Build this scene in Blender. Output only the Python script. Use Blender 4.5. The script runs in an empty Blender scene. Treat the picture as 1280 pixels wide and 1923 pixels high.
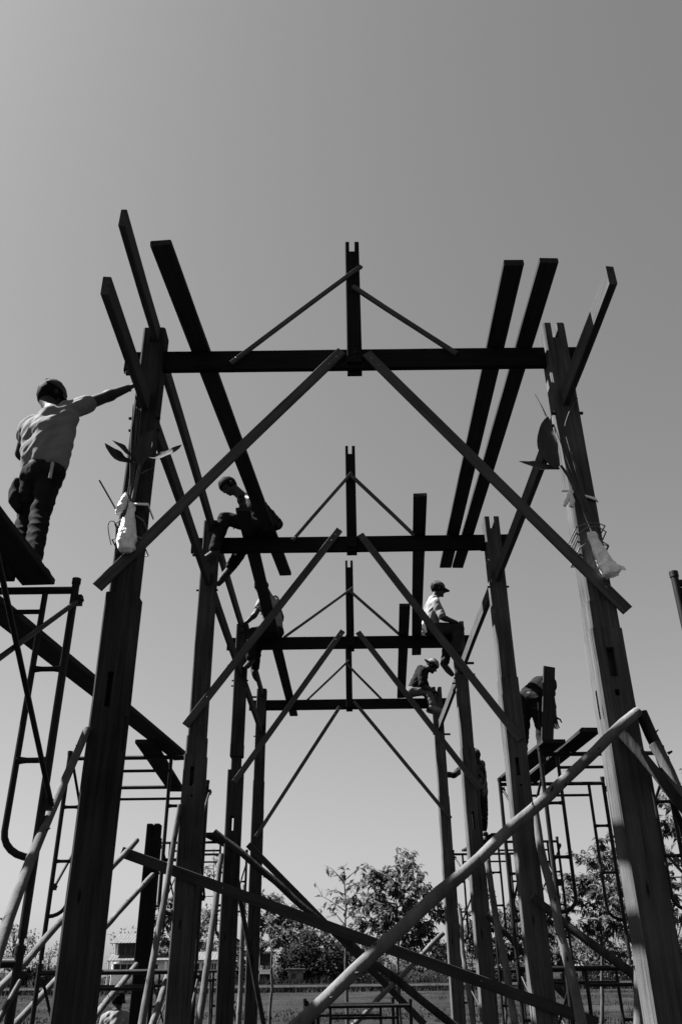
import bpy, bmesh, math, random
from mathutils import Vector, Matrix, noise
rnd = random.Random(7)
S = bpy.context.scene
COL = S.collection
V = Vector

# ------------------------------------------------------------------ camera
PITCH, YAW, ROLL, FPX = 0.499590, 0.0011546, -0.0120855, 1578.27
CAM = V((-0.125, 0.0, 1.9))
_f = V((math.sin(YAW)*math.cos(PITCH), math.cos(YAW)*math.cos(PITCH), math.sin(PITCH)))
_r = V((math.cos(YAW), -math.sin(YAW), 0)); _u = _r.cross(_f)
AR = math.cos(ROLL)*_r + math.sin(ROLL)*_u
AU = -math.sin(ROLL)*_r + math.cos(ROLL)*_u
cd = bpy.data.cameras.new('camera'); cam = bpy.data.objects.new('camera', cd); COL.objects.link(cam)
cd.sensor_fit = 'VERTICAL'; cd.sensor_height = 36.0; cd.lens = 36.0*FPX/1923.0
cd.clip_start = 0.05; cd.clip_end = 3000
M = Matrix((AR, AU, -_f)).transposed().to_4x4(); M.translation = CAM
cam.matrix_world = M; S.camera = cam

# ------------------------------------------------------------------ sky and sun (black and white film behind a red filter)
SUN_EL, SUN_AZ = math.radians(54), math.radians(-82)      # azimuth from +Y, negative = left
SKY_STRENGTH, SUN_STRENGTH = 0.05, 5.0
w = bpy.data.worlds.new('World'); S.world = w; w.use_nodes = True
nt = w.node_tree; nt.nodes.clear()
sky = nt.nodes.new('ShaderNodeTexSky'); sky.sky_type = 'NISHITA'; sky.sun_disc = False
sky.sun_elevation = SUN_EL; sky.sun_rotation = SUN_AZ
sky.air_density = 1.25; sky.dust_density = 1.0; sky.ozone_density = 1.0; sky.altitude = 0
mono = nt.nodes.new('ShaderNodeVectorMath'); mono.operation = 'DOT_PRODUCT'; mono.inputs[1].default_value = (0.236, 0.0, 0.157)   # filter factor
nt.links.new(sky.outputs[0], mono.inputs[0])
bg = nt.nodes.new('ShaderNodeBackground'); bg.inputs[1].default_value = SKY_STRENGTH
nt.links.new(mono.outputs['Value'], bg.inputs[0])
wo = nt.nodes.new('ShaderNodeOutputWorld'); nt.links.new(bg.outputs[0], wo.inputs[0])
sl = bpy.data.lights.new('sun', 'SUN'); sl.energy = SUN_STRENGTH; sl.angle = math.radians(0.5); sl.color = (1, 1, 1)
so = bpy.data.objects.new('sun', sl); COL.objects.link(so)
SD = V((math.sin(SUN_AZ)*math.cos(SUN_EL), math.cos(SUN_AZ)*math.cos(SUN_EL), math.sin(SUN_EL)))
so.rotation_euler = SD.to_track_quat('Z', 'Y').to_euler(); so.location = SD*60
S.view_settings.view_transform = 'Standard'; S.view_settings.look = 'None'
S.view_settings.exposure = 2.6; S.view_settings.gamma = 1.0; S.view_settings.use_curve_mapping = False

# ------------------------------------------------------------------ measuring: a pixel of the survey picture and one known coordinate give a point
def at(px, py, Y=None, X=None, Z=None):
    d = (px-640)/FPX*AR + (961.5-py)/FPX*AU + _f
    t = (Y-CAM.y)/d.y if Y is not None else (X-CAM.x)/d.x if X is not None else (Z-CAM.z)/d.z
    return CAM + d*t

# ------------------------------------------------------------------ materials
def mat(name, col, var=0.25, scale=(6, 6, 6), rough=0.75, bump=0.25, bscale=None, spec=0.03, detail=6, streak=None, extra=None, dist=0.02):
    m = bpy.data.materials.new(name); m.use_nodes = True; n = m.node_tree; L = n.links
    b = n.nodes['Principled BSDF']; b.inputs['Roughness'].default_value = rough
    b.inputs['Specular IOR Level'].default_value = spec
    tc = n.nodes.new('ShaderNodeTexCoord'); mp = n.nodes.new('ShaderNodeMapping'); mp.inputs['Scale'].default_value = scale
    oi = n.nodes.new('ShaderNodeObjectInfo')
    ad = n.nodes.new('ShaderNodeVectorMath'); ad.operation = 'ADD'
    ml = n.nodes.new('ShaderNodeVectorMath'); ml.operation = 'SCALE'; ml.inputs[0].default_value = (37, 91, 53); L.new(oi.outputs['Random'], ml.inputs['Scale'])
    L.new(tc.outputs['Object'], mp.inputs[0]); L.new(mp.outputs[0], ad.inputs[0]); L.new(ml.outputs[0], ad.inputs[1])
    nz = n.nodes.new('ShaderNodeTexNoise'); nz.inputs['Scale'].default_value = 1.0; nz.inputs['Detail'].default_value = detail; nz.inputs['Roughness'].default_value = 0.62
    L.new(ad.outputs[0], nz.inputs['Vector'])
    rp = n.nodes.new('ShaderNodeValToRGB'); e = rp.color_ramp.elements
    lo, hi = col*(1-var), col*(1+var)
    e[0].position = 0.3; e[0].color = (lo, lo, lo, 1); e[1].position = 0.7; e[1].color = (hi, hi, hi, 1)
    L.new(nz.outputs['Fac'], rp.inputs[0]); out = rp.outputs[0]
    # second, broader wear
    n2 = n.nodes.new('ShaderNodeTexNoise'); n2.inputs['Scale'].default_value = 2.3; n2.inputs['Detail'].default_value = 4; L.new(tc.outputs['Object'], n2.inputs['Vector'])
    mr = n.nodes.new('ShaderNodeMapRange'); mr.inputs[1].default_value = 0.3; mr.inputs[2].default_value = 0.7; mr.inputs[3].default_value = 1-var*0.7; mr.inputs[4].default_value = 1+var*0.7
    L.new(n2.outputs['Fac'], mr.inputs[0])
    mx = n.nodes.new('ShaderNodeVectorMath'); mx.operation = 'SCALE'; L.new(out, mx.inputs[0]); L.new(mr.outputs[0], mx.inputs['Scale'])
    out = mx.outputs[0]
    if streak:                                   # dark knots and stains with a shape of their own
        vo = n.nodes.new('ShaderNodeTexVoronoi'); vo.inputs['Scale'].default_value = streak[0]
        mp2 = n.nodes.new('ShaderNodeMapping'); mp2.inputs['Scale'].default_value = streak[2]; L.new(tc.outputs['Object'], mp2.inputs[0]); L.new(mp2.outputs[0], vo.inputs['Vector'])
        mr2 = n.nodes.new('ShaderNodeMapRange'); mr2.inputs[1].default_value = streak[1]*0.5; mr2.inputs[2].default_value = streak[1]; mr2.inputs[3].default_value = 0.25; mr2.inputs[4].default_value = 1
        L.new(vo.outputs['Distance'], mr2.inputs[0])
        m3 = n.nodes.new('ShaderNodeVectorMath'); m3.operation = 'SCALE'; L.new(out, m3.inputs[0]); L.new(mr2.outputs[0], m3.inputs['Scale']); out = m3.outputs[0]
    L.new(out, b.inputs['Base Color'])
    if extra == 'leaf':                          # light shines through thin leaves
        tl = n.nodes.new('ShaderNodeBsdfTranslucent'); L.new(out, tl.inputs[0]); ms = n.nodes.new('ShaderNodeMixShader'); ms.inputs[0].default_value = .4
        L.new(b.outputs[0], ms.inputs[1]); L.new(tl.outputs[0], ms.inputs[2]); L.new(ms.outputs[0], n.nodes['Material Output'].inputs[0])
    if bump:
        bp = n.nodes.new('ShaderNodeBump'); bp.inputs['Strength'].default_value = bump; bp.inputs['Distance'].default_value = dist
        if bscale:
            mp3 = n.nodes.new('ShaderNodeMapping'); mp3.inputs['Scale'].default_value = bscale; L.new(tc.outputs['Object'], mp3.inputs[0])
            n3 = n.nodes.new('ShaderNodeTexNoise'); n3.inputs['Scale'].default_value = 1; n3.inputs['Detail'].default_value = 5; L.new(mp3.outputs[0], n3.inputs['Vector']); L.new(n3.outputs['Fac'], bp.inputs['Height'])
        else: L.new(nz.outputs['Fac'], bp.inputs['Height'])
        L.new(bp.outputs[0], b.inputs['Normal'])
    return m
G = (38, 38, 1.6)
KN = (1.0, 0.10, (7, 7, 1.6))
MT = dict(
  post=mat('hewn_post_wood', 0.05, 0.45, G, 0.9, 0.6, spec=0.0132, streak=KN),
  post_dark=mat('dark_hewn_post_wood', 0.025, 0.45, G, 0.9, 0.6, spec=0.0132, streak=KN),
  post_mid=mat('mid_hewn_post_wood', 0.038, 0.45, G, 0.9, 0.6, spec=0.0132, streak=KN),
  crossb=mat('old_cross_board_wood', 0.03, 0.3, G, 0.9, 0.4, spec=0.0132, streak=KN),
  beam=mat('oiled_beam_wood', 0.00984, 0.3, G, 0.9, 0.3, spec=0.0132),
  rail=mat('rail_wood', 0.042, 0.28, G, 0.9, 0.3, spec=0.0132, streak=KN),
  brace=mat('sawn_batten_wood', 0.055, 0.28, G, 0.9, 0.3, spec=0.0132, streak=KN),
  plank=mat('loose_plank_wood', 0.0246, 0.3, G, 0.9, 0.3, spec=0.0132, streak=KN),
  oldplank=mat('weathered_plank_wood', 0.0205, 0.35, G, 0.9, 0.4, spec=0.0132),
  pole=mat('peeled_pole_wood', 0.07, 0.3, (14, 14, 3), 0.9, 0.45, spec=0.0132, streak=(1.0, 0.16, (11, 11, 4))),
  darkpole=mat('barked_pole_wood', 0.0246, 0.4, (16, 16, 3), 0.9, 0.6, spec=0.0132),
  cut=mat('cut_wood_end', 0.12, 0.3, (20, 20, 20), 0.8, 0.2),
  peg=mat('hardwood_peg', 0.0164, 0.2, G, 0.6, 0.1),
  nail=mat('steel_nail', 0.2, 0.1, (9, 9, 9), 0.35, 0, spec=0.132),
  steel=mat('painted_scaffold_steel', 0.008, 0.45, (12, 12, 5), 0.42, 0.15, spec=0.11),
  skin=mat('skin', 0.021, 0.12, (20, 20, 20), 0.55, 0.08, spec=0.077),
  hair=mat('hair', 0.006, 0.3, (60, 60, 20), 0.7, 0.3, spec=0.0176),
  shirt_white=mat('white_shirt_cloth', 0.13, 0.10, (5, 5, 5), 0.9, 0.5, (9, 9, 5), spec=0.022),
  shirt_grey=mat('pale_grey_shirt_cloth', 0.12, 0.12, (5, 5, 5), 0.9, 0.6, (10, 10, 5), spec=0.022),
  shirt_dark=mat('dark_shirt_cloth', 0.0082, 0.3, (5, 5, 5), 0.9, 0.5, (9, 9, 5), spec=0.022),
  plaid=mat('checked_dark_shirt_cloth', 0.016, 0.7, (34, 34, 34), 0.9, 0.4, (9, 9, 5), spec=0.022, detail=0),
  camo=mat('camouflage_cloth', 0.035, 0.97, (11, 11, 11), 0.9, 0.4, (9, 9, 5), spec=0.022, detail=1),
  jeans_dark=mat('dark_trouser_cloth', 0.011, 0.3, (8, 8, 8), 0.9, 0.6, (14, 14, 7), spec=0.022),
  jeans_mid=mat('grey_trouser_cloth', 0.022, 0.3, (8, 8, 8), 0.9, 0.6, (14, 14, 7), spec=0.022),
  jeans_pale=mat('pale_trouser_cloth', 0.065, 0.25, (8, 8, 8), 0.9, 0.6, (14, 14, 7), spec=0.022),
  shoe=mat('worn_shoe', 0.0246, 0.4, (20, 20, 20), 0.6, 0.2),
  shoe_pale=mat('pale_worn_shoe', 0.1, 0.2, (20, 20, 20), 0.7, 0.2),
  cap_dark=mat('grey_cap_cloth', 0.0492, 0.35, (9, 9, 9), 0.9, 0.3),
  cap_white=mat('white_cap_cloth', 0.1, 0.1, (9, 9, 9), 0.9, 0.3),
  bag=mat('white_plastic_wrap', 0.6, 0.15, (12, 12, 9), 0.35, 0.9, (26, 26, 18), spec=0.11, dist=0.03),
  cloth=mat('white_tie_cloth', 0.6, 0.1, (9, 9, 9), 0.9, 0.5, (40, 40, 40)),
  string=mat('jute_string', 0.13, 0.2, (60, 60, 60), 0.9, 0.1),
  stem=mat('green_sapling_stem', 0.0656, 0.3, (30, 30, 6), 0.6, 0.2),
  bigleaf=mat('broad_sapling_leaf', 0.04, 0.25, (25, 25, 6), 0.7, 0.15, spec=0.02),
  bark=mat('tree_bark', 0.041, 0.4, (14, 14, 4), 0.9, 0.6),
  leaf=mat('tree_leaf', 0.075, 0.5, (1.7, 1.7, 1.7), 0.55, 0, spec=0.055, extra='leaf'),
  leaf_dark=mat('dense_bush_leaf', 0.032, 0.5, (0.9, 0.9, 0.9), 0.6, 0, spec=0.033, extra='leaf'),
  leaf_pale=mat('pale_tree_leaf', 0.09, 0.5, (1.5, 1.5, 1.5), 0.55, 0, spec=0.055, extra='leaf'),
  field=mat('stubble_field', 0.0115, 0.5, (0.22, 0.1, 0.22), 0.95, 0.6, (1.5, 1.5, 1.5), spec=0.022, dist=0.2),
  grass=mat('dry_grass', 0.022, 0.4, (1, 1, 1), 0.9, 0),
  concrete=mat('pale_concrete', 0.016, 0.25, (1.2, 1.2, 1.2), 0.9, 0.2),
  wall=mat('whitewashed_wall', 0.9, 0.1, (1, 1, 1), 0.9, 0.1),
  wallgrey=mat('grey_boarded_wall', 0.13, 0.25, (1, 1, 3), 0.9, 0.1),
  roof=mat('ribbed_metal_roof', 0.075, 0.2, (1.2, 1.2, 1.2), 0.6, 0.1),
  roofdark=mat('old_thatch_roof', 0.0164, 0.3, (2, 2, 2), 0.9, 0.3),
  glass=mat('dark_window_pane', 0.0246, 0.3, (2, 2, 2), 0.1, 0, spec=0.132),
  pot=mat('white_pot', 0.246, 0.1, (4, 4, 4), 0.5, 0.05),
)

# ------------------------------------------------------------------ mesh helpers
class MB:
    def __init__(s): s.v = []; s.f = []; s.smooth = []
    def add(s, vs, fs, smooth=False):
        o = len(s.v); s.v += [tuple(x) for x in vs]
        for f in fs: s.f.append([i+o for i in f]); s.smooth.append(smooth)
        return s
    def box(s, lo, hi, Mx=None):
        x0, y0, z0 = lo; x1, y1, z1 = hi
        vs = [V(c) for c in ((x0,y0,z0),(x1,y0,z0),(x1,y1,z0),(x0,y1,z0),(x0,y0,z1),(x1,y0,z1),(x1,y1,z1),(x0,y1,z1))]
        if Mx: vs = [Mx @ v for v in vs]
        return s.add(vs, [(0,3,2,1),(4,5,6,7),(0,1,5,4),(1,2,6,5),(2,3,7,6),(3,0,4,7)])
    def cbox(s, lo, hi, c=0.006, Mx=None):          # box with chamfered edges
        b = bmesh.new(); r = bmesh.ops.create_cube(b, size=1)
        lo, hi = V(lo), V(hi)
        for v in b.verts: v.co = V(((lo[i]+hi[i])/2 + v.co[i]*(hi[i]-lo[i]) for i in range(3)))
        bmesh.ops.bevel(b, geom=b.edges[:], offset=c, segments=1, affect='EDGES')
        b.verts.index_update()
        s.add([(Mx @ v.co) if Mx else v.co for v in b.verts], [[v.index for v in f.verts] for f in b.faces]); b.free()
        return s
    def tube(s, pts, rad, seg=10, cap=True, flat=1.0, jit=0.0):
        pts = [V(p) for p in pts]; n = len(pts)
        if not hasattr(rad, '__len__'): rad = [rad]*n
        ref = None; rings = []
        for i, p in enumerate(pts):
            d = (pts[min(i+1, n-1)] - pts[max(i-1, 0)]).normalized()
            if ref is None: ref = d.orthogonal().normalized()
            ref = (ref - d*ref.dot(d)).normalized(); b = d.cross(ref)
            rings.append([p + (ref*math.cos(a) + b*flat*math.sin(a))*rad[i]*(1+jit*(rnd.random()-.5)) for a in [2*math.pi*k/seg for k in range(seg)]])
        vs = [q for r in rings for q in r]; fs = []
        for i in range(n-1):
            for k in range(seg):
                a, b2 = i*seg+k, i*seg+(k+1) % seg
                fs.append((a, b2, b2+seg, a+seg))
        s.add(vs, fs, True)
        if cap:
            s.add(rings[0], [tuple(reversed(range(seg)))]); s.add(rings[-1], [tuple(range(seg))])
        return s
    def ball(s, c, r, Mx=None, u=14, v=9):
        rx, ry, rz = r if hasattr(r, '__len__') else (r, r, r)
        vs = [V((0, 0, rz))] ; 
        for i in range(1, v):
            t = math.pi*i/v
            vs += [V((rx*math.sin(t)*math.cos(2*math.pi*k/u), ry*math.sin(t)*math.sin(2*math.pi*k/u), rz*math.cos(t))) for k in range(u)]
        vs.append(V((0, 0, -rz)))
        fs = [(0, 1+k, 1+(k+1) % u) for k in range(u)]
        for i in range(v-2):
            for k in range(u):
                a, b = 1+i*u+k, 1+i*u+(k+1) % u
                fs.append((a, a+u, b+u, b))
        e = len(vs)-1; o = 1+(v-2)*u
        fs += [(e, o+(k+1) % u, o+k) for k in range(u)]
        R3 = Mx if Mx else Matrix.Identity(3)
        return s.add([R3 @ q + V(c) for q in vs], fs, True)
    def cap(s, a, b, ra, rb, seg=12):               # closed tapered capsule
        a, b = V(a), V(b); d = b-a; L = d.length
        if L < 1e-6: return s.ball(a, max(ra, rb))
        d /= L; pts = []; rr = []
        for t in (-1, -.8, -.45, 0): pts.append(a + d*ra*t); rr.append(max(ra*math.sqrt(max(0, 1-t*t)), ra*.05))
        for t in (0, .45, .8, 1): pts.append(b + d*rb*t); rr.append(max(rb*math.sqrt(max(0, 1-t*t)), rb*.05))
        return s.tube(pts, rr, seg)
    def mesh(s, name):
        me = bpy.data.meshes.new(name); me.from_pydata(s.v, [], s.f); me.update()
        if any(s.smooth): me.polygons.foreach_set('use_smooth', s.smooth)
        return me
def hewn(b, hw, z0, z1, ox=0, oy=0):                 # adzed square timber: uneven faces and waney arrises
    n = max(1, int((z1-z0)/.22)); vs = []; fs = []; sd = rnd.random()*90
    for i in range(n+1):
        z = z0+(z1-z0)*i/n
        for k, (sx, sy) in enumerate(((-1, -1), (1, -1), (1, 1), (-1, 1))):
            c = .006+.006*(1+noise.noise(V((z*1.3, k*7+sd, 0)))); w = hw+.0022*noise.noise(V((z*2.1, k*3, sd)))
            for q in ((0, 1), (1, 0)):
                a, d = (c if q[0] else 0, c if q[1] else 0)
                if k % 2 == 0: a, d = d, a
                vs.append((ox+sx*(w-d), oy+sy*(w-a), z))
    for i in range(n):
        for k in range(8): a, d = i*8+k, i*8+(k+1) % 8; fs.append((a, d, d+8, a+8))
    fs += [tuple(reversed(range(8))), tuple(range(n*8, n*8+8))]
    b.add(vs, fs)
WM = {}
def link(name, me, m, parent=None, Mx=None):
    if isinstance(me, MB): me = me.mesh(name)
    o = bpy.data.objects.new(name, me); COL.objects.link(o)
    if m and not me.materials: me.materials.append(MT[m] if isinstance(m, str) else m)
    Mx = Mx or Matrix.Identity(4); WM[o] = Mx
    if parent: o.parent = parent; o.matrix_local = WM[parent].inverted() @ Mx
    else: o.matrix_world = Mx
    return o
def thing(name, label, cat, loc=(0, 0, 0), group=None):
    o = bpy.data.objects.new(name, None); COL.objects.link(o); o.empty_display_size = 0.1
    WM[o] = Matrix.Translation(V(loc)); o.matrix_world = WM[o]
    return tag(o, label, cat, group)
def tag(o, label, cat, group=None):
    o['label'] = label; o['category'] = cat
    if group: o['group'] = group
    return o
def struct(o): o['kind'] = 'structure'; return o
def frame_of(p0, p1, up=V((0, 0, 1))):              # local Z along p0->p1, local Y as near to `up` as can be
    p0, p1 = V(p0), V(p1); z = (p1-p0).normalized()
    y = (up - z*up.dot(z))
    if y.length < 1e-5: y = z.orthogonal()
    y.normalize(); x = y.cross(z)
    Mx = Matrix((x, y, z)).transposed().to_4x4(); Mx.translation = p0
    return Mx, (p1-p0).length
def board(name, p0, p1, wx, wy, m, parent=None, up=V((0, 0, 1)), warp=0.004, saw=True):
    """sawn board: wx across, wy along `up`; slight bow, uneven arrises and ends"""
    Mx, L = frame_of(p0, p1, up); n = max(3, int(L/0.35)); b = MB(); vs = []; fs = []
    ph = rnd.random()*6; c = min(0.005, wx*.14, wy*.14)
    prof = [(-wx/2+c, -wy/2), (wx/2-c, -wy/2), (wx/2, -wy/2+c), (wx/2, wy/2-c), (wx/2-c, wy/2), (-wx/2+c, wy/2), (-wx/2, wy/2-c), (-wx/2, -wy/2+c)]
    for i in range(n+1):
        t = i/n; bx = warp*math.sin(t*math.pi+ph)-warp*math.sin(ph)*(1-t)-warp*math.sin(math.pi+ph)*t; by = warp*.7*(math.sin(t*5+ph*2)-math.sin(ph*2)*(1-t)-math.sin(5+ph*2)*t)
        for (x, y) in prof:
            z = L*t + ((rnd.random()-.5)*.008*saw if i in (0, n) else 0)
            vs.append((x+bx+(rnd.random()-.5)*.0015, y+by+(rnd.random()-.5)*.0015, z))
    for i in range(n):
        for k in range(8): a, d = i*8+k, i*8+(k+1) % 8; fs.append((a, d, d+8, a+8))
    fs += [tuple(reversed(range(8))), tuple(range(n*8, n*8+8))]
    b.add(vs, fs)
    return link(name, b, m, parent, Mx)
TS = bpy.data.scenes.new('workbench')                 # scratch scene, so that modifiers are evaluated on their own; removed at the end
TL = TS.collection
def evaluated(o, name):
    with bpy.context.temp_override(scene=TS, view_layer=TS.view_layers[0]):
        dg = bpy.context.evaluated_depsgraph_get(); dg.update()
        me = bpy.data.meshes.new_from_object(o.evaluated_get(dg)); me.name = name
    return me
def cut(me, cutter_mb):
    a = bpy.data.objects.new('tmp_a', me); b = bpy.data.objects.new('tmp_b', cutter_mb.mesh('tmp_b')); TL.objects.link(a); TL.objects.link(b)
    md = a.modifiers.new('b', 'BOOLEAN'); md.object = b; md.operation = 'DIFFERENCE'; md.solver = 'EXACT'; md.use_self = True
    r = evaluated(a, me.name)
    bpy.data.objects.remove(a); bpy.data.objects.remove(b)
    return r

# ================================================================== GROUND
g = MB(); N = 60
xs = [-420+840*i/N for i in range(N+1)]; ys = [-30+530*(i/N)**1.6 for i in range(N+1)]
gv = [(x, y, (0.25*noise.noise(V((x*.02, y*.02, 0))) if y > 45 and y < 130 else 0)*0.5) for y in ys for x in xs]
g.add(gv, [(j*(N+1)+i, j*(N+1)+i+1, (j+1)*(N+1)+i+1, (j+1)*(N+1)+i) for j in range(N) for i in range(N)], True)
struct(link('ground', g, 'field'))

# ================================================================== TIMBER FRAME
Y = [5.159, 8.359, 11.559, 14.759]; PX = 1.56
ZT, ZB = 6.145, 5.965
house = thing('timber_house_frame', 'unfinished timber house frame of notched posts, tie beams and king posts', 'house frame', (0, Y[1], 0))
POST_TOP = 6.335
def post(side, i, steps, slots, crack, mt='post'):
    """steps: (z_from, half width) from the top down"""
    x, y = side*PX, Y[i]; h = 0.085
    b = MB(); zt = POST_TOP + 0.01*(rnd.random()-.5)
    zs = [zt] + [s[0] for s in steps] + [-0.05]; hw = [h] + [s[1] for s in steps]
    for k in range(len(hw)):
        ox = oy = 0
        if len(steps[k-1]) > 2 and k > 0: ox, oy = steps[k-1][2]
        hewn(b, hw[k], zs[k+1], zs[k], ox, oy)
    me = b.mesh('post')
    c = MB(); c.box((-0.024, -.3, 6.19), (0.024, .3, 6.6))                    # fork
    for (kind, z0, z1, wd) in slots:
        if kind == 'y': c.box((-wd/2-.01, -.3, z0), (wd/2-.01, .3, z1))
        elif kind == 'f': c.box((-wd/2, -.3, z0), (wd/2, -0.02, z1))
        else: c.box((-.3*(1 if side > 0 else -1) if side < 0 else -.3, -wd/2, z0), (0.0, wd/2, z1)) if side > 0 else c.box((0.0, -wd/2, z0), (.3, wd/2, z1))
    me = cut(me, c)
    if crack:                                                                  # drying check down the front face
        z0, z1, xc = crack; n = 26; c = MB(); L = []; R_ = []
        xx = xc
        for k in range(n+1):
            t = k/n; xx = xc + 0.018*math.sin(t*5+i) + (rnd.random()-.5)*.006; wd = 0.0045*math.sin(math.pi*min(1, t*1.02+.02))**.5+.0008
            L.append((xx-wd, z1+(z0-z1)*t)); R_.append((xx+wd, z1+(z0-z1)*t))
        vs = []; fs = []
        for (lx, z), (rx, _) in zip(L, R_): vs += [(lx, -.2, z), (rx, -.2, z), ((lx+rx)/2+.0006, -0.05, z), ((lx+rx)/2-.0006, -0.05, z)]
        for k in range(n):
            for q in range(4): a, d = k*4+q, k*4+(q+1) % 4; fs.append((a, d, d+4, a+4))
        fs += [(3, 2, 1, 0), (n*4, n*4+1, n*4+2, n*4+3)]
        c.add(vs, fs); me = cut(me, c)
    Mx = Matrix.Translation((x, y, 0))
    o = link('post', me, mt, house, Mx)
    # pegs through the rail joint and the beam joint
    for (z, yy, l0, l1) in ((5.50, -0.045, -.115, .115), (5.98 if i % 2 else 5.45, 0.04, -.13, .10)):
        link('peg', MB().tube([(l0, 0, 0), (l1, 0, 0)], 0.012, 8), 'peg', o, Mx @ Matrix.Translation((0, yy, z)))
    return o
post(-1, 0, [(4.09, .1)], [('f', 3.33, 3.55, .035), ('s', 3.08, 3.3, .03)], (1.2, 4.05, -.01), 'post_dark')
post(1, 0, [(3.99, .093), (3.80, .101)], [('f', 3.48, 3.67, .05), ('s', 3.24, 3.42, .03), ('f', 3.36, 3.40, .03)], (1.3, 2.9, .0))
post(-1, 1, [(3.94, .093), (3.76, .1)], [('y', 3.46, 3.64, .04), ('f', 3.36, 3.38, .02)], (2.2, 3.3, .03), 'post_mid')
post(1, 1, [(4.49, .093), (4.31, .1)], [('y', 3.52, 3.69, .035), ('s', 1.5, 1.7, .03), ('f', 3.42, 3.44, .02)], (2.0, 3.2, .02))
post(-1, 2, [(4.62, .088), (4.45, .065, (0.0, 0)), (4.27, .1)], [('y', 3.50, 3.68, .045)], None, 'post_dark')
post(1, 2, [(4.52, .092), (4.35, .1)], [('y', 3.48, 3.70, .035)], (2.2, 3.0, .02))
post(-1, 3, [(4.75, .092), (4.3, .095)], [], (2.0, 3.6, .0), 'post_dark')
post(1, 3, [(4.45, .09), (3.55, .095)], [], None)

for i, y in enumerate(Y):
    z0 = 0.0; tb = board('tie_beam', (-PX-.215, y, (ZT+ZB)/2), (PX+.2, y, (ZT+ZB)/2), .05, ZT-ZB, 'beam', house, warp=0.003)
    # king post: two cheeks straddle the beam, fork at the head
    kt = [7.27, 7.32, 7.345, 7.34][i]; k = MB(); hx = .057
    k.cbox((-hx, -.057, ZT+.002), (hx, .057, kt), .005)
    k.cbox((-hx, -.057, ZB+.03), (hx, -.0275, ZT+.0025), .004); k.cbox((-hx, .0275, ZB-.025), (hx, .057, ZT+.0025), .004)
    c = MB().box((-.024, -.2, kt-.115), (.021, .2, kt+.1))
    kp = link('king_post', cut(k.mesh('king_post'), c), 'beam', house, Matrix.Translation((0, y, 0)))
    link('peg', MB().tube([(0, -.068, 0), (0, .068, 0)], .012, 8), 'peg', kp, Matrix.Translation((0.005, y, (ZT+ZB)/2+.03)))
# wall plates in the left forks, girts through both rows
def ybar(name, x, z, y0, y1, wx, wz, m): return board(name, (x, y0, z), (x, y1, z), wx, wz, m, house, warp=0.004)
o = ybar('wall_plate', -1.535, 6.275, 3.93, Y[0]+.3, .045, .15, 'rail'); o['label'] = 'wall plate jutting forward over the near left post'
ybar('wall_plate', -1.555, 6.268, Y[0]+.305, Y[1]-.01, .045, .145, 'rail')
ybar('wall_plate', -1.555, 6.27, Y[1]+.0, Y[2]-.01, .045, .145, 'rail'); ybar('wall_plate', -1.555, 6.27, Y[2], Y[3]+.1, .045, .145, 'rail')
for s in (-1, 1):
    o = ybar('girt', s*1.55, 5.62, 3.87 if s < 0 else 3.83, Y[0]-.086, .05, .15, 'rail'); o['label'] = 'girt with a splintered end jutting toward the viewer'
    for a, b in ((0, 1), (1, 2), (2, 3)): ybar('girt', s*1.555, 5.62, Y[a]+.086, Y[b]-.086, .05, .145, 'rail')
for sx, yy, zz in ((-1, 0, 5.93), (-1, 1, 5.93), (1, 2, 5.55), (1, 2, 5.72), (-1, 2, 5.72), (-1, 3, 6.2), (1, 3, 5.5)):
    link('wedge', MB().cbox((-.07, -.012, -.016), (.07, .012, .016), .003), 'peg', house, Matrix.Translation((sx*(PX+.12), Y[yy]-.03, zz)))
# roof struts and knee braces nailed on the near side of every truss
def nailed(name, a, ya, b, yb, wd, th, m, nails):
    p0, p1 = at(*a, Y=ya), at(*b, Y=yb); o = board(name, p0, p1, wd, th, m, house, up=V((0, -1, 0)), warp=.003)
    d = (p1-p0).normalized(); L = (p1-p0).length
    for t in nails:
        q = p0 + d*(t if t > 0 else L+t) + V(((rnd.random()-.5)*.02, -th/2-.001, (rnd.random()-.5)*.02))
        link('nail', MB().ball((0, 0, 0), (.006, .003, .006), None, 8, 5), 'nail', o, Matrix.Translation(q))
    return o
S1 = [((678, 500), (434, 682), (662, 538), (856, 664)), ((660, 888), (549, 1015), (657, 891), (777, 1005)),
      ((662, 1104), (533, 1197), (657, 1110), (750, 1192)), ((655, 1240), (576, 1315), (652, 1248), (716, 1313))]
S2 = [((641, 660), (183, 1103), (688, 664), (1177, 1146)), ((637, 995), (348, 1363), (676, 1004), (977, 1389)),
      ((643, 1185), (440, 1469), (672, 1187), (901, 1482)), ((638, 1327), (480, 1572), (664, 1317), (846, 1537))]
for i, y in enumerate(Y):
    a, b, c, d = S1[i]
    nailed('roof_strut', a, y-.074, b, y-.045, .036, .024, 'brace', (-.05,)); nailed('roof_strut', c, y-.1 if i in (1,) else y-.0735, d, y-.045, .04, .024, 'brace', (.05, -.05))
    a, b, c, d = S2[i]
    nailed('knee_brace', a, y-.05, b, y-.1, .078 if i < 3 else .06, .026, 'brace', (.07, .16, -.35)); nailed('knee_brace', c, y-.05, d, y-.115, .078 if i < 3 else .06, .026, 'brace', (.07, .16, -.2))
# long sawn boards nailed low across the posts
nailed('cross_board', (229, 1600), 8.235, (1122, 1922), 8.235, .092, .026, 'crossb', (1.0, -1.0))
nailed('cross_board', (466, 1586), 14.64, (797, 1924), 14.60, .10, .028, 'plank', ())

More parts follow.
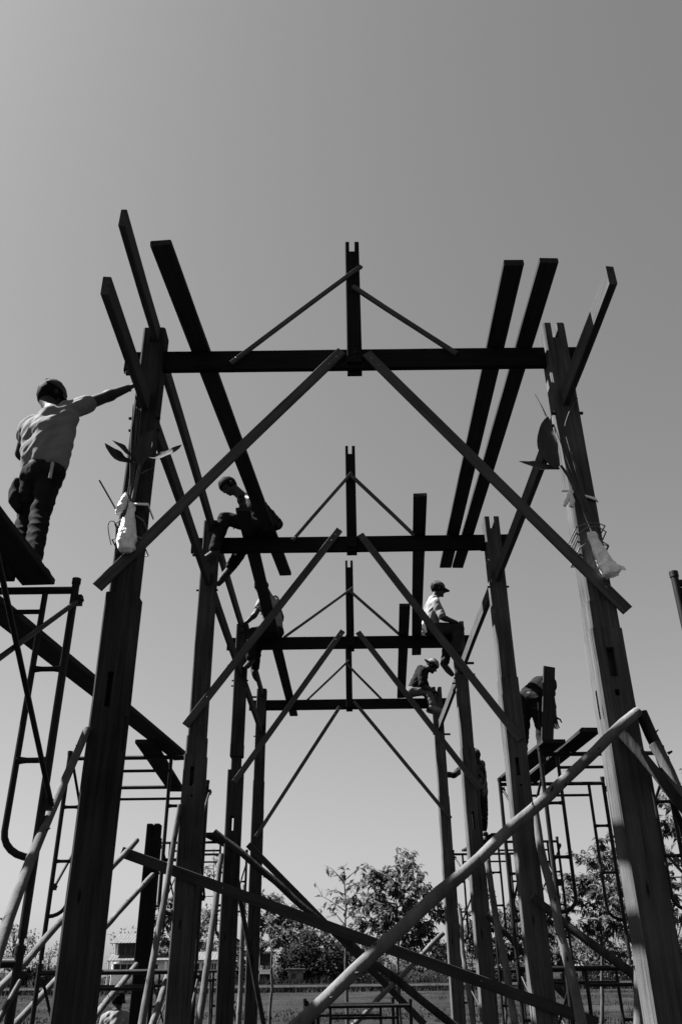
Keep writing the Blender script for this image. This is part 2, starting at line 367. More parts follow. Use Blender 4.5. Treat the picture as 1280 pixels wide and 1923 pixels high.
# ================================================================== LOOSE PLANKS
def plank_on(name, label, q0, q1, q2, q3, Z, th, m, group):
    a = (at(*q0, Z=Z)+at(*q1, Z=Z))/2; b = (at(*q2, Z=Z)+at(*q3, Z=Z))/2
    wd = ((at(*q0, Z=Z)-at(*q1, Z=Z)).length + (at(*q2, Z=Z)-at(*q3, Z=Z)).length)/2
    off = V((0, 0, th/2)); o = board(name, a+off, b+off, wd, th, m, None, warp=.003)
    return tag(o, label, 'plank', group)
LP = 'loose planks laid over the tie beams'
ZP = ZT+.012
plank_on('loose_plank', 'long dark plank lying over the two nearest tie beams on the left', (282, 462), (320, 460), (525, 1082), (547, 1080), ZP, .045, 'plank', LP)
plank_on('loose_plank', 'dark plank over the far beams, its near end before the seated man in dark clothes', (441, 960), (470, 958), (545, 1345), (558, 1345), ZP, .04, 'plank', LP)
plank_on('loose_plank', 'left one of two long planks side by side on the near beams at right', (946, 498), (983, 497), (825, 1066), (847, 1067), ZP, .045, 'plank', LP)
plank_on('loose_plank', 'right one of two long planks side by side on the near beams at right', (1012, 494), (1049, 493), (849, 1067), (869, 1066), ZP, .045, 'plank', LP)
plank_on('loose_plank', 'plank over the second and third tie beams, just left of the man in white', (776, 933), (801, 932), (773, 1230), (790, 1231), ZP, .04, 'plank', LP)
plank_on('loose_plank', 'shorter plank over the third and fourth tie beams beside the capped man in dark shirt', (750, 1139), (769, 1138), (746, 1310), (760, 1312), ZP, .04, 'plank', LP)

# ================================================================== SCAFFOLDS
TR = 0.0225
def bend(p, q, r, n=6):                               # quarter bend from point p (going down) to q (going sideways)
    pts = []
    for k in range(n+1):
        t = k/n*math.pi/2
        pts.append(V((p.x + (q.x-p.x)*(1-math.cos(t)), p.y, p.z + (q.z-p.z)*math.sin(t))))
    return pts
def scaf_frame(tower, xa, xb, ya, yb, zt, h, tiers=1, off=.175):
    for k in range(tiers):
        t = zt - k*(h+.03); zb = max(0.0, t-h)
        A, B = V((xa, ya, 0)), V((xb, yb, 0)); P = lambda x, z: A.lerp(B, (x-xa)/(xb-xa)) + V((0, 0, z))
        m = MB()
        for x in (xa, xb):
            m.tube([P(x, zb), P(x, t)], TR, 10); m.tube([P(x, t-.035), P(x, t)], TR*1.18, 10)
            if zb < .02: m.box(P(x, 0)-V((.06, .06, 0)), P(x, 0)+V((.06, .06, .006)))
        m.tube([P(xa, t-.075), P(xb, t-.075)], TR, 10)
        m.tube([P(xa+off, t-.21), P(xb-off, t-.21)], .0155, 8)
        f = link('scaffold_frame', m, 'steel', tower, Matrix.Identity(4))
        d = t - zb
        for x, s in ((xa, 1), (xb, -1)):
            xi = x + s*off; zu = t - min(1.56, d-.12)
            pts = [P(xi, t-.075), P(xi, (t+zu)/2), P(xi, zu+.14)] + [A.lerp(B, (q.x-xa)/(xb-xa))*1.0 + V((0, 0, q.z)) for q in bend(V((xi, 0, zu+.13)), V((x+s*.01, 0, zu)), .1)]
            link('ladder_loop', MB().tube(pts, .0185, 8), 'steel', f, Matrix.Identity(4))
            for dz in (.56, 1.07):
                if dz < d-.25:
                    a, b = P(x, t-dz), P(xi, t-dz)
                    r = MB().tube([a, a.lerp(b, .12), a.lerp(b, .3), a.lerp(b, .7), a.lerp(b, .88), b], [.024, .02, .0155, .0155, .02, .024], 8)
                    link('rung', r, 'steel', f, Matrix.Identity(4))
            link('coupling_pin', MB().tube([P(x, t), P(x, t+.05)], .014, 8), 'steel', f, Matrix.Identity(4)) if k else None
def xbrace(tower, x0, y0, x1, y1, za, zb):
    for (u, v2) in ((za, zb), (zb, za)):
        a, b = V((x0, y0, u)), V((x1, y1, v2)); s = .035 if u > v2 else -.0
        m = MB().tube([a+V((.03+s*.5, 0, 0)), b+V((.03+s*.5, 0, 0))], .0145, 8)
        for p in (a, b): m.tube([p+V((-.02, 0, 0)), p+V((.06, 0, 0))], .009, 6); m.box(p+V((.015, -.02, -.03)), p+V((.05, .02, .03)))
        link('cross_brace', m, 'steel', tower, Matrix.Identity(4))
def tower(label, loc, frames, zt, h=1.93, tiers=2, braces=True):
    t = thing('scaffold_tower', label, 'scaffold', loc, 'tubular steel scaffold towers')
    for fr in frames: scaf_frame(t, *fr, zt, h, tiers)
    if braces:
        f0, f1 = frames
        for k in range(tiers):
            z = zt-k*(h+.03); xbrace(t, f0[0], f0[2], f1[0], f1[2], z-.14, z-1.3); xbrace(t, f0[1], f0[3], f1[1], f1[3], z-.14, z-1.3)
    return t
ZS = 3.985
tower('near scaffold tower at the left edge, under the standing man', (-2.3, 3.8, 0), [(-2.96, -1.715, 3.0, 3.0), (-2.96, -1.71, 4.62, 4.62)], ZS)
tower('near scaffold tower cut off by the right edge', (2.5, 3.8, 0), [(1.87, 3.12, 3.0, 3.0), (1.872, 3.12, 4.62, 4.62)], ZS)
tower('scaffold tower on the left between the first and second posts', (-2.35, 9.7, 0), [(-2.97, -1.735, 8.9, 8.9), (-3.0, -1.767, 10.5, 10.5)], 3.945)
tower('scaffold tower on the right under the bending man', (2.5, 9.7, 0), [(1.925, 3.2, 8.9, 8.9), (1.765, 3.01, 10.5, 10.5)], 3.93)
tower('far scaffold tower on the left behind the third post', (-2.7, 16.3, 0), [(-3.3, -2.08, 15.5, 15.5), (-3.2, -1.98, 17.2, 17.2)], 3.95)
tower('far scaffold tower on the right under the man in camouflage', (2.8, 16.3, 0), [(2.357, 3.56, 15.5, 15.5), (1.952, 3.2, 17.2, 17.2)], 3.9)
tower('low scaffold in the middle between the rear posts', (0, 13.2, 0), [(-.506, .729, 12.9, 12.9), (-.703, .536, 13.7, 13.7)], 1.56, 1.56, 1, False)
def zplank(label, a, b, Z, wd, th=.04, m='oldplank', ext=(0, 0), name='scaffold_plank', rest=None):
    p, q = at(*a, Z=Z), at(*b, Z=Z); d = (q-p).normalized(); p = p-d*ext[0]; q = q+d*ext[1]
    o = board(name, p+V((0, 0, th/2)), q+V((0, 0, th/2)), wd, th, m, None, warp=.003)
    return tag(o, label, 'plank', 'planks on the scaffolds')
zplank('long plank from the left edge sloping past the near post to the second scaffold', (-6, 1150), (338, 1424), 3.99, .2, .045, 'plank', (.8, .1))
for k, (dx, z) in enumerate(((-.11, 3.99), (-.33, 3.99), (-.55, 3.99), (-.14, 4.037))):
    p = at(95, 1085, Z=z); o = board('platform_plank', V((p.x+dx, 2.6-.1*k, z+.022)), V((p.x+dx+.04*(k == 3), [4.72, 4.66, 4.75, 4.5][k], z+.022)), .2, .042, 'oldplank')
    tag(o, ['platform plank under the standing man, nearest the post', 'platform plank under the standing man, second from the post', 'platform plank under the standing man, third from the post', 'upper platform plank under the standing man, laid on the others'][k], 'plank', 'planks on the scaffolds')
zplank('short plank across the scaffold on the left behind the near post', (272, 1396), (330, 1484), 3.95, .2, ext=(0, .1))
zplank('plank across the scaffold on the right beside the bending man', (1110, 1374), (992, 1470), 3.94, .2, ext=(.0, .2))
o = board('scaffold_plank', (2.55, 15.3, 3.925), (2.3, 17.5, 3.925), .3, .04, 'oldplank'); tag(o, 'plank under the feet of the man in camouflage', 'plank', 'planks on the scaffolds')
o = board('scaffold_plank', (-2.45, 15.2, 3.975), (-2.2, 17.6, 3.975), .22, .04, 'oldplank'); tag(o, 'plank on the far left scaffold behind the third post', 'plank', 'planks on the scaffolds')
o = board('scaffold_plank', (2.05, 8.75, 3.955), (1.9, 10.75, 3.955), .24, .04, 'oldplank'); tag(o, 'plank under the feet of the bending man', 'plank', 'planks on the scaffolds')
p = at(1030, 1253, Y=9.55)
p2 = at(1027, 1428, Y=9.5); o = board('upright_plank', V((p2.x, 9.5, 3.98)), V((p.x, 9.55, p.z)), .135, .04, 'plank', None, up=V((0, 1, 0))); tag(o, 'plank standing upright in front of the bending man', 'plank')

# the lone forked post beyond the left row
sp = (at(278, 1548, Y=11.7)+at(303, 1548, Y=11.7))/2
m = MB().cbox((-.085, -.085, -.05), (.085, .085, sp.z), .008).mesh('notched_post')
me = cut(m, MB().box((-.016, -.3, sp.z-.17), (.016, .3, sp.z+.2)))
tag(link('notched_post', me, 'beam', None, Matrix.Translation((sp.x, 11.7, 0))), 'lone dark post with a slotted top beyond the left row of posts', 'post')

# ================================================================== ROUND PROP POLES
def pole(label, pts, r0, r1, m='pole', ground=True, wob=.014, knots=6, cat='pole', grp='round wooden prop poles'):
    """pts: (px,py,Y) from the upper end down; runs on to the ground along its last stretch"""
    P = [at(a, b, Y=c) for a, b, c in pts]
    if ground and P[-1].z > .02:
        d = (P[-1]-P[-2]).normalized()
        if d.z < -.02: P.append(P[-1] + d*(P[-1].z/-d.z))
    Q = []
    for a, b in zip(P[:-1], P[1:]):
        n = max(2, int((b-a).length/.14))
        Q += [a.lerp(b, k/n) for k in range(n)]
    Q.append(P[-1]); n = len(Q); sd = rnd.random()*50
    C = [q + V((noise.noise(V((k*.35, sd, 0))), noise.noise(V((k*.35, sd, 9))), noise.noise(V((k*.35, sd, 5)))))*wob*(0 if k == 0 else 1) for k, q in enumerate(Q)]
    R = [(r0+(r1-r0)*k/n)*(1+.09*noise.noise(V((k*.8, sd, 3)))) for k in range(n)]
    base = C[-1].copy(); Mx = Matrix.Translation(base)
    mb = MB().tube([c-base for c in C], R, 12, True, 1.0, .07)
    o = link('prop_pole', mb, m, None, Mx); tag(o, label, cat, grp)
    ca = (C[0]-C[1]).normalized()
    link('cut_end', MB().tube([C[0]-base+ca*.0005, C[0]-base+ca*.004], R[0]*.96, 12), 'cut', o, Mx)
    for k in range(knots):
        i = rnd.randrange(1, n-1); d = (C[i+1]-C[i]).normalized(); s = d.orthogonal(); s.rotate(Matrix.Rotation(rnd.random()*6.28, 3, d))
        if s.y > .2: s = -s
        a = C[i]-base+s*R[i]*.8; rk = R[i]*(.09+.1*rnd.random())
        kn = MB().tube([a, a+(s*1.0+d*-.3)*R[i]*(.28+.5*rnd.random()**3)], [rk*1.5, rk*.8], 7)
        link('branch_stub', kn, 'darkpole' if m == 'pole' else m, o, Mx)
    return o
pole('thick peeled pole slanting across the foreground to the near right post', [(1196, 1337, 4.99), (568, 1917, 4.2)], .030, .032, knots=7, wob=.016)
pole('peeled pole leaning on the outer side of the near left post', [(164, 1370, 5.05), (60, 1608, 4.52), (-2, 1790, 4.2)], .022, .036, knots=6)
pole('barked pole crossing the face of the near right post below the thick pole', [(1166, 1376, 5.02), (1262, 1492, 4.9)], .03, .036, 'darkpole')
pole('dark pole top against the outer edge of the near right post', [(1203, 1338, 5.2), (1240, 1420, 5.2), (1290, 1560, 5.15)], .036, .042, 'darkpole')
pole('bright sunlit pole leaving the frame right of the near right post', [(1227, 1398, 5.02), (1252, 1450, 5.0), (1290, 1525, 4.95)], .034, .042)
pole('slim pole with a cut end behind the near left post, under the cross board', [(257, 1578, 8.4), (0, 1857, 6.6)], .026, .03, 'pole')
pole('pole whose top leans on the lone slotted post', [(287, 1643, 11.45), (30, 1923, 9.25)], .032, .036, 'pole')
pole('short lit pole end beside the head of the man at bottom left', [(256, 1812, 10.0), (204, 1877, 9.3)], .03, .032)
pole('straight peeled pole against the second left post', [(338, 1512, 8.22), (312, 1660, 8.1), (265, 1923, 7.8)], .024, .038)
pole('thin peeled pole low beside the foot of the second left post', [(318, 1825, 9.0), (286, 1923, 8.7)], .03, .033)
pole('peeled pole against the third left post', [(416, 1606, 11.42), (374, 1923, 10.9)], .034, .048)
pole('crooked thin pole against the rear left post', [(459, 1662, 14.5), (455, 1760, 14.45), (449, 1923, 14.4)], .028, .05)
pole('crooked peeled pole against the second right post', [(1004, 1523, 8.27), (1014, 1590, 8.2), (1038, 1690, 8.1), (1062, 1790, 8.0), (1092, 1923, 7.85)], .034, .052, wob=.02, knots=7)
pole('peeled pole against the third right post', [(914, 1617, 11.42), (930, 1720, 11.3), (947, 1810, 11.2), (966, 1923, 11.0)], .036, .052, wob=.02)
pole('thin peeled pole against the rear right post', [(862, 1706, 14.55), (870, 1790, 14.45), (888, 1923, 14.3)], .03, .05, wob=.02)
pole('barked pole with a cut end on the face of the second right post', [(1000, 1686, 8.19), (1075, 1745, 8.05), (1192, 1832, 7.9)], .036, .046, 'darkpole')
pole('dark pole sloping right from the third right post', [(914, 1718, 11.4), (978, 1785, 11.3)], .035, .04, 'darkpole')
pole('thick round stake beside the near right post, low down', [(1197, 1764, 6.2), (1199, 1923, 6.2)], .036, .038, 'pole')
pole('long dark pole from the third left post down to the right', [(403, 1562, 11.36), (640, 1760, 11.33), (846, 1922, 11.3)], .04, .05, 'darkpole', wob=.02)
pole('slim lit pole sloping left from the rear right post', [(832, 1752, 14.6), (665, 1923, 14.4)], .036, .04)
pole('thin dark pole behind the third left post', [(432, 1592, 11.75), (470, 1790, 11.95)], .03, .034, 'darkpole')

# ================================================================== TIED SAPLINGS ON THE NEAR POSTS
def leaf_blade(pts, wd, normal, fold=.25, curl=0):
    """broad leaf along a curve of points, folded on the midrib"""
    m = MB(); n = len(pts)-1; vs = []; fs = []; normal = V(normal).normalized()
    for i, p in enumerate(pts):
        d = (pts[min(i+1, n)]-pts[max(i-1, 0)]).normalized(); s = d.cross(normal).normalized(); nn = s.cross(d); t = i/n
        w2 = wd*max(.03, math.sin(math.pi*min(1, .06+t*.94))**.75)*(1+.16*noise.noise(V((t*6, pts[0].x*9, wd*50))))
        for q, k in ((-1, 1), (-.5, .35), (0, 0), (.5, .35), (1, 1)): vs.append(p + s*q*w2 + nn*k*w2*fold + nn*(curl+.12)*abs(q)*w2*math.sin(t*11+q*1.3))
    for i in range(n):
        for k in range(4): a = i*5+k; fs.append((a, a+1, a+6, a+5))
    m.add(vs, fs, True); return m
def curve3(a, b, c, n=9): return [a*(1-t)**2+b*2*t*(1-t)+c*t*t for t in [k/n for k in range(n+1)]]
def crumple(pts, rad, seg=20, amp=.006, flat=.7):
    m = MB(); Q = []; R = []
    for i in range(len(pts)-1):
        for k in range(7): t = k/7; Q.append(pts[i].lerp(pts[i+1], t)); R.append(rad[i]+(rad[i+1]-rad[i])*t)
    Q.append(pts[-1]); R.append(rad[-1]); m.tube(Q, R, seg, True, flat)
    m.v = [tuple(V(v)+V((noise.noise(V(v)*20), noise.noise(V(v)*20+V((7, 3, 1))), noise.noise(V(v)*16+V((1, 9, 4)))))*amp + V((1-2*abs(noise.noise(V(v)*45)), 1-2*abs(noise.noise(V(v)*45+V((5, 5, 5)))), 0))*amp*.35) for v in m.v]
    return m
def loop_round(parent, x, y, z, hx, hy, dz, r, m='string', tw=0):
    pts = [V((x-hx, y-hy, z-dz)), V((x-hx*.3, y-hy-.012, z)), V((x+hx*.5, y-hy-.006, z+.006)), V((x+hx, y-hy, z-dz*.6)), V((x+hx, y+hy, z-dz*1.4)), V((x-hx, y+hy, z-dz*1.4)), V((x-hx, y-hy, z-dz))]
    link('tie_string', MB().tube(pts, r, 6), m, parent, Matrix.Identity(4))
# left
YL = 5.045
A = lambda a, b, dy=0: at(a, b, Y=YL+dy)
sap = thing('tied_sapling', 'leafy sapling wrapped in white plastic, tied with string to the near left post', 'sapling', A(236, 1036), 'saplings tied to the near posts')
I4 = Matrix.Identity(4)
link('stem', MB().tube([A(240, 1010), A(248, 950), A(256, 905, -.005), A(262, 880, -.01), A(264, 872, -.012)], [.016, .017, .014, .013, .012], 10), 'stem', sap, I4)
for a, b, c, dy in (((264, 874), (262, 868), (252, 858), -.02), ((264, 874), (272, 862), (286, 857), -.03), ((265, 890), (278, 882), (288, 878), -.03), ((264, 873), (258, 868), (248, 868), -.02)):
    link('stalk', MB().tube(curve3(A(*a, -.012), A(*b, dy), A(*c, dy), 6), [.006, .0055, .005, .0045, .004, .0035, .003], 7), 'stem', sap, I4)
link('leaf', leaf_blade(curve3(A(263, 874, -.02), A(268, 840, -.06), A(288, 808, -.09)), .072, (-.25, -.95, -.1), .25), 'bigleaf', sap, I4)
link('leaf', leaf_blade(curve3(A(254, 862, -.02), A(238, 852, -.09), A(211, 827, -.2)), .05, (.35, -.8, .5), .3), 'bigleaf', sap, I4)
link('leaf', leaf_blade(curve3(A(250, 868, -.02), A(222, 868, -.1), A(197, 832, -.14)), .045, (.25, -.9, .35), .3), 'bigleaf', sap, I4)
link('leaf', leaf_blade(curve3(A(280, 858, -.03), A(312, 864, -.07), A(342, 835, -.1)), .05, (0, -.85, .5), .3), 'bigleaf', sap, I4)
for k, (a, b, c) in enumerate((((250, 760), (246, 830), (243, 950)), ((257, 765), (255, 840), (241, 960)), ((266, 764), (258, 850), (244, 940)), ((262, 768), (250, 860), (240, 930)))):
    link('cane_stalk', MB().tube(curve3(A(*a, .0), A(*b, -.03), A(*c, -.0)), .004, 6), 'stem', sap, I4)
link('wrap', crumple([A(247, 946, -.02), A(245, 962, -.025), A(241, 985, -.03), A(238, 1010, -.035), A(236, 1030, -.035), A(236, 1037, -.03)], [.022, .03, .054, .072, .066, .035], amp=.011), 'bag', sap, I4)
loop_round(sap, -1.56, 5.159, at(245, 962, Y=5.0).z-.01, .097, .105, .05, .005); loop_round(sap, -1.56, 5.159, at(240, 1003, Y=5.0).z, .097, .12, .02, .005)
link('cloth_band', MB().tube([A(250, 946, -.02), A(278, 947, -.01), A(287, 972, .12), A(287, 972, .2)], .018, 8, True, .35), 'cloth', sap, I4)
link('cloth_knot', crumple([A(239, 926, -.01), A(234, 938, -.03), A(228, 950, -.035), A(221, 962, -.03), A(217, 968, -.02)], [.008, .026, .034, .022, .006], 16, .014), 'cloth', sap, I4)
link('stick', MB().tube([A(187, 902, -.05), A(219, 958, -.02)], .006, 7), 'stem', sap, I4)
link('wire', MB().tube(curve3(A(209, 1023), A(196, 972), A(213, 979), 8)+curve3(A(214, 979), A(221, 984), A(221, 1020), 8), .004, 6), 'stem', sap, I4)
for k in range(5): link('stick', MB().tube([A(219+k*2, 985+k*3), A(217+k*2.5, 1042-k*2)], .005, 6), 'darkpole', sap, I4)
# right
YR = 5.04
A = lambda a, b, dy=0: at(a, b, Y=YR+dy)
sap = thing('tied_sapling', 'sapling in a white plastic bag with one broad leaf, tied to the near right post', 'sapling', A(1148, 1080), 'saplings tied to the near posts')
link('stem', MB().tube([A(1124, 1020), A(1106, 975), A(1088, 935), A(1066, 893, -.02), A(1052, 874, -.05)], [.024, .022, .017, .012, .008], 10), 'stem', sap, I4)
link('leaf', leaf_blade(curve3(A(1046, 878, -.1), A(1016, 840, -.13), A(1028, 782, -.09), 14), .066, (-.2, -.97, -.1), .35, .1), 'bigleaf', sap, I4)
link('leaf', leaf_blade(curve3(A(1050, 880, -.06), A(1015, 884, -.1), A(973, 866, -.15)), .045, (.1, -.8, .4), .4), 'bigleaf', sap, I4)
for a, b, c in (((1025, 782), (1018, 765), (1004, 741)), ((1108, 985), (1085, 900), (1062, 820)), ((1112, 990), (1095, 920), (1073, 850)), ((1060, 800), (1066, 770), (1084, 748)), ((1098, 960), (1080, 905), (1040, 800)), ((1120, 1000), (1100, 940), (1080, 880)), ((1135, 1045), (1120, 1005), (1108, 975))):
    link('cane_stalk', MB().tube(curve3(A(*a, -.02), A(*b, -.03), A(*c, -.02)), [.0045]*6+[.003]*4, 6), 'stem', sap, I4)
link('wrap', crumple([A(1108, 1002, -.02), A(1114, 1015, -.03), A(1124, 1035, -.04), A(1136, 1058, -.045), A(1146, 1076, -.045), A(1149, 1082, -.04)], [.034, .04, .056, .072, .082, .055], amp=.013), 'bag', sap, I4)
link('wrap_corner', leaf_blade(curve3(A(1150, 1066, -.06), A(1163, 1070, -.06), A(1175, 1071, -.08)), .03, (0, -.8, .5), .5), 'bag', sap, I4)
for (q, r, dz) in ((981, .0045, .02), (988, .0045, .05), (1014, .005, .045), (1020, .0045, .02)): loop_round(sap, 1.56, 5.159, at(1100, q, Y=5.0).z, .097, .13, dz, r)
link('cloth_band', MB().tube([A(1097, 931, .02), A(1117, 937, .02), A(1119, 940, .15)], .02, 8, True, .35), 'cloth', sap, I4)
link('cloth_knot', crumple([A(1072, 922, -.01), A(1066, 935, -.03), A(1058, 950, -.03)], [.02, .022, .012], 14, .006), 'cloth', sap, I4)
link('cloth_knot', crumple([A(1070, 925, -.01), A(1074, 940, -.03), A(1072, 952, -.03)], [.018, .026, .018], 14, .006), 'cloth', sap, I4)
link('cloth_band', MB().tube([A(1054, 922, .0), A(1072, 922, -.01)], .018, 8, True, .4), 'cloth', sap, I4)

# ================================================================== PEOPLE
def fuse(mb, name, voxel=.012, sm=5, fold=0, ff=9, extra=None, seed=0, stretch=(1, 1, .45)):
    o = bpy.data.objects.new('tmp', mb.mesh('tmp')); TL.objects.link(o)
    r = o.modifiers.new('r', 'REMESH'); r.mode = 'VOXEL'; r.voxel_size = voxel; r.use_smooth_shade = True
    s = o.modifiers.new('s', 'SMOOTH'); s.iterations = sm; s.factor = .5
    me = evaluated(o, name); bpy.data.objects.remove(o)
    if fold:
        vl = [(v.co.copy(), v.normal.copy()) for v in me.vertices]; out = []
        for c, nr in vl:
            q = (V(((c.x-c.z)*1.1, c.y*.7, (c.x+c.z)*.33)) if stretch is None else V((c.x*stretch[0], c.y*stretch[1], c.z*stretch[2])))*ff + V((seed, seed*.7, 0))
            c = c + nr*fold*((1-abs(noise.noise(q))*2.2) + .5*noise.noise(q*2.3)); out += [c.x, c.y, c.z]
        me.vertices.foreach_set('co', out)
    if extra and extra.v:
        b = bmesh.new(); b.from_mesh(me); t = extra.mesh('t'); b.from_mesh(t)
        b.to_mesh(me); b.free(); bpy.data.meshes.remove(t)
    me.polygons.foreach_set('use_smooth', [True]*len(me.polygons)); me.update()
    return me
def hand(body, fing, wr, d, n, curl=.5):
    d = V(d).normalized(); n = (V(n)-d*V(n).dot(d)).normalized(); s = d.cross(n)
    for k in (-1, 0, 1): body.cap(wr+s*.017*k, wr+d*.075+s*.024*k, .018, .017, 8)
    for off, ln in ((-.032, .068), (-.011, .08), (.011, .084), (.032, .074)):
        p = wr+d*.07+s*off; a = curl*.35
        for q, (fr, r0, r1) in enumerate(((.45, .0095, .009), (.31, .009, .0083), (.24, .0083, .007))):
            e = p+(d*math.cos(a)+n*math.sin(a))*ln*fr; fing.cap(p, e, r0, r1, 7); p = e; a += curl*.7
    p = wr+d*.02+s*.03; e = p+(d*.45+s*.75+n*.35).normalized()*.04; fing.cap(p, e, .0115, .01, 7)
    fing.cap(e, e+(d*.85+s*.25+n*.4).normalized()*.034, .01, .008, 7)
def person(label, J, face, headup=(0, 0, 1), shirt='shirt_white', pants='jeans_dark', shoes='shoe', hat=None, hair=True, sleeve=1.0, group=None, k=1.0, palms=None, seed=0, hem=.14, girth=1.0, hairlow=-.04, fold=.0085, leg=1.0):
    """J holds world points of the joints; the body is one fused surface, clothes and hair are its children"""
    hl, hr = J['hipL'], J['hipR']; P = (hl+hr)/2; sl, sr = J['shL'], J['shR']; N = J['neck']; H = J['head']
    f = V(face).normalized(); u = V(headup); u = (u-f*u.dot(f)).normalized(); s = f.cross(u); R3 = Matrix((s, f, u)).transposed()
    B = MB(); X = MB()
    hc = lambda x, y, z: H + (s*x + f*y + u*z)*k
    B.ball(hc(0, -.008, .018), (.074*k, .094*k, .10*k), R3); B.ball(hc(0, .025, -.05), (.056*k, .062*k, .065*k), R3)
    B.cap(hc(0, .085, .0), hc(0, .108, -.028), .009*k, .014*k, 8); B.cap(hc(-.03, .078, .028), hc(.03, .078, .028), .014*k, .014*k, 8)
    B.cap(hc(-.02, .083, -.055), hc(.02, .083, -.055), .011*k, .011*k, 8); B.ball(hc(0, .072, -.09), .022*k)
    for q in (-1, 1): B.ball(hc(q*.078, -.012, -.002), (.012*k, .022*k, .033*k), R3)
    C = (sl+sr)/2; B.cap(hc(0, -.02, -.06), N, .056*k, .06*k)
    CH = N.lerp(P, .32)
    B.cap(N, CH, .07, .11*girth); B.cap(CH, P, .105*girth, .11*girth)
    B.cap(N.lerp(sl, .25), sl, .05, .05); B.cap(N.lerp(sr, .25), sr, .05, .05)
    T = MB(); g = girth
    ml, mr = sl.lerp(CH, .35), sr.lerp(CH, .35)
    T.cap(N.lerp(CH, .22), CH, .085*g, .125*g); T.cap(CH, P.lerp(N, hem+.02), .125*g, .118*g)
    T.cap(ml, (hl+(N-P)*hem).lerp(P, .1), .088*g, .1*g); T.cap(mr, (hr+(N-P)*hem).lerp(P, .1), .088*g, .1*g)
    T.cap(sl.lerp(N, .3), sl, .066, .064); T.cap(sr.lerp(N, .3), sr, .066, .064)
    for a in 'LR':
        sh, el, wr = J['sh'+a], J['el'+a], J['wr'+a]
        B.cap(sh, el, .05, .042); B.cap(el, wr, .044, .03)
        m1 = el.lerp(wr, .25); B.cap(el, m1, .044, .047)
        se = sh.lerp(el, min(1, sleeve)); T.cap(sh, se, .064, .06 if sleeve < 1 else .054)
        if sleeve > 1: T.cap(el, el.lerp(wr, sleeve-1), .054, .046)
        d = (J.get('tip'+a, wr+(wr-el)) - wr); n = (palms or {}).get(a, (0, 0, -1)); hand(B, X, wr, d, n, .75)
    L = MB()
    L.cap(hl, hr, .105*leg, .105*leg); L.cap(P, P.lerp(N, .12), .112*g, .105*g)
    for a in 'LR':
        hp, kn, an = J['hip'+a], J['kn'+a], J['an'+a]
        B.cap(hp, kn, .075, .055); B.cap(kn, an, .052, .038); B.cap(kn, kn.lerp(an, .35), .052, .056)
        L.cap(hp, hp.lerp(kn, .5), .098*leg, .085*leg); L.cap(hp.lerp(kn, .5), kn, .085*leg, .07*leg); L.cap(kn, kn.lerp(an, .35), .07*leg, .07*leg); L.cap(kn.lerp(an, .35), an.lerp(kn, .06), .07*leg, .06*leg)
    base = V((P.x, P.y, min(J['anL'].z, J['anR'].z)-.08)); root = thing('person', label, 'person', base, group)
    body = link('body', fuse(B, 'body', .011, 3, extra=X), 'skin', root, I4)
    link('shirt', fuse(T, 'shirt', .011, 4, fold, 10, seed=seed, stretch=None), shirt, root, I4)
    link('trousers', fuse(L, 'trousers', .012, 4, .0075, 10, seed=seed+5, stretch=(.8, .8, 1.5)), pants, root, I4)
    for q in (-1, 1): link('eye', MB().ball(hc(q*.032, .086, .012), .009*k, None, 8, 6), 'glass', root, I4)
    for a in 'LR':
        an, to = J['an'+a], J['toe'+a]; d = (to-an); sh = MB()
        up = (J['kn'+a]-an).normalized(); heel = an - up*.035 - d.normalized()*.045
        sh.cap(heel, an-up*.03+d*.5, .046, .046); sh.cap(an-up*.03+d*.5, to-up*.015, .046, .036); sh.cap(an, an+up*.04, .05, .047)
        link('shoe', fuse(sh, 'shoe', .01, 3, .002, 20), shoes, root, I4)
    if hair:
        hb = MB(); hb.ball(V((0, -.012, .012)), (.085, .104, .128), None, 26, 18) if hairlow < -.08 else hb.ball(V((0, -.008, .03)), (.086, .108, .108), None, 26, 16)
        keep = [(fc, sm_) for fc, sm_ in zip(hb.f, hb.smooth) if (lambda c: not (c.z < hairlow-.02*rnd.random() or (c.y > .035 and c.z < .02) or (c.y > .07 and c.z < .04)))(sum((V(hb.v[i]) for i in fc), V())/len(fc))]
        hb.f = [a for a, _ in keep]; hb.smooth = [b for _, b in keep]
        hb.v = [tuple(V(v)*(1+.07*noise.noise(V(v)*34+V((seed, 0, 0)))+.03*noise.noise(V(v)*90))) for v in hb.v]; hb.v = [tuple(H + R3 @ (V(v)*k)) for v in hb.v]
        me = hb.mesh('hair'); o = link('hair', me, 'hair', root, I4); md = o.modifiers.new('t', 'SOLIDIFY'); md.thickness = .012
    if hat:
        mt, back = hat; q = -1 if back else 1; cb = MB(); cb.ball(V((0, -.006, .035)), (.091, .113, .105), None, 24, 14)
        q = -1 if back else 1
        kp = [fc for fc in cb.f if (lambda c: c.z > .03 and not (-q*c.y > .07 and abs(c.x) < .045 and c.z < .085))(sum((V(cb.v[i]) for i in fc), V())/len(fc))]
        cb.f = kp; cb.smooth = [True]*len(kp); cb.v = [tuple(V(v)*(1+.05*noise.noise(V(v)*28+V((seed, 2, 1)))) - V((0, 0, .012*max(0, V(v).z-.09)/.05))) for v in cb.v]; cb.v = [tuple(H + R3 @ (V(v)*k)) for v in cb.v]
        o = link('cap', cb, mt, root, I4); md = o.modifiers.new('t', 'SOLIDIFY'); md.thickness = .006
        br = MB(); vs = []; fs = []
        for i in range(5):
            for j in range(11):
                a = -1.15+2.3*j/10; r = 1+.75*i/4*math.cos(a)**.8; vs.append(H + R3 @ (V((.088*math.sin(a)*(1+.1*i/4), q*.108*math.cos(a)*r - .004*q, .040-.012*math.sin(a)**2-.03*i/4))*k))
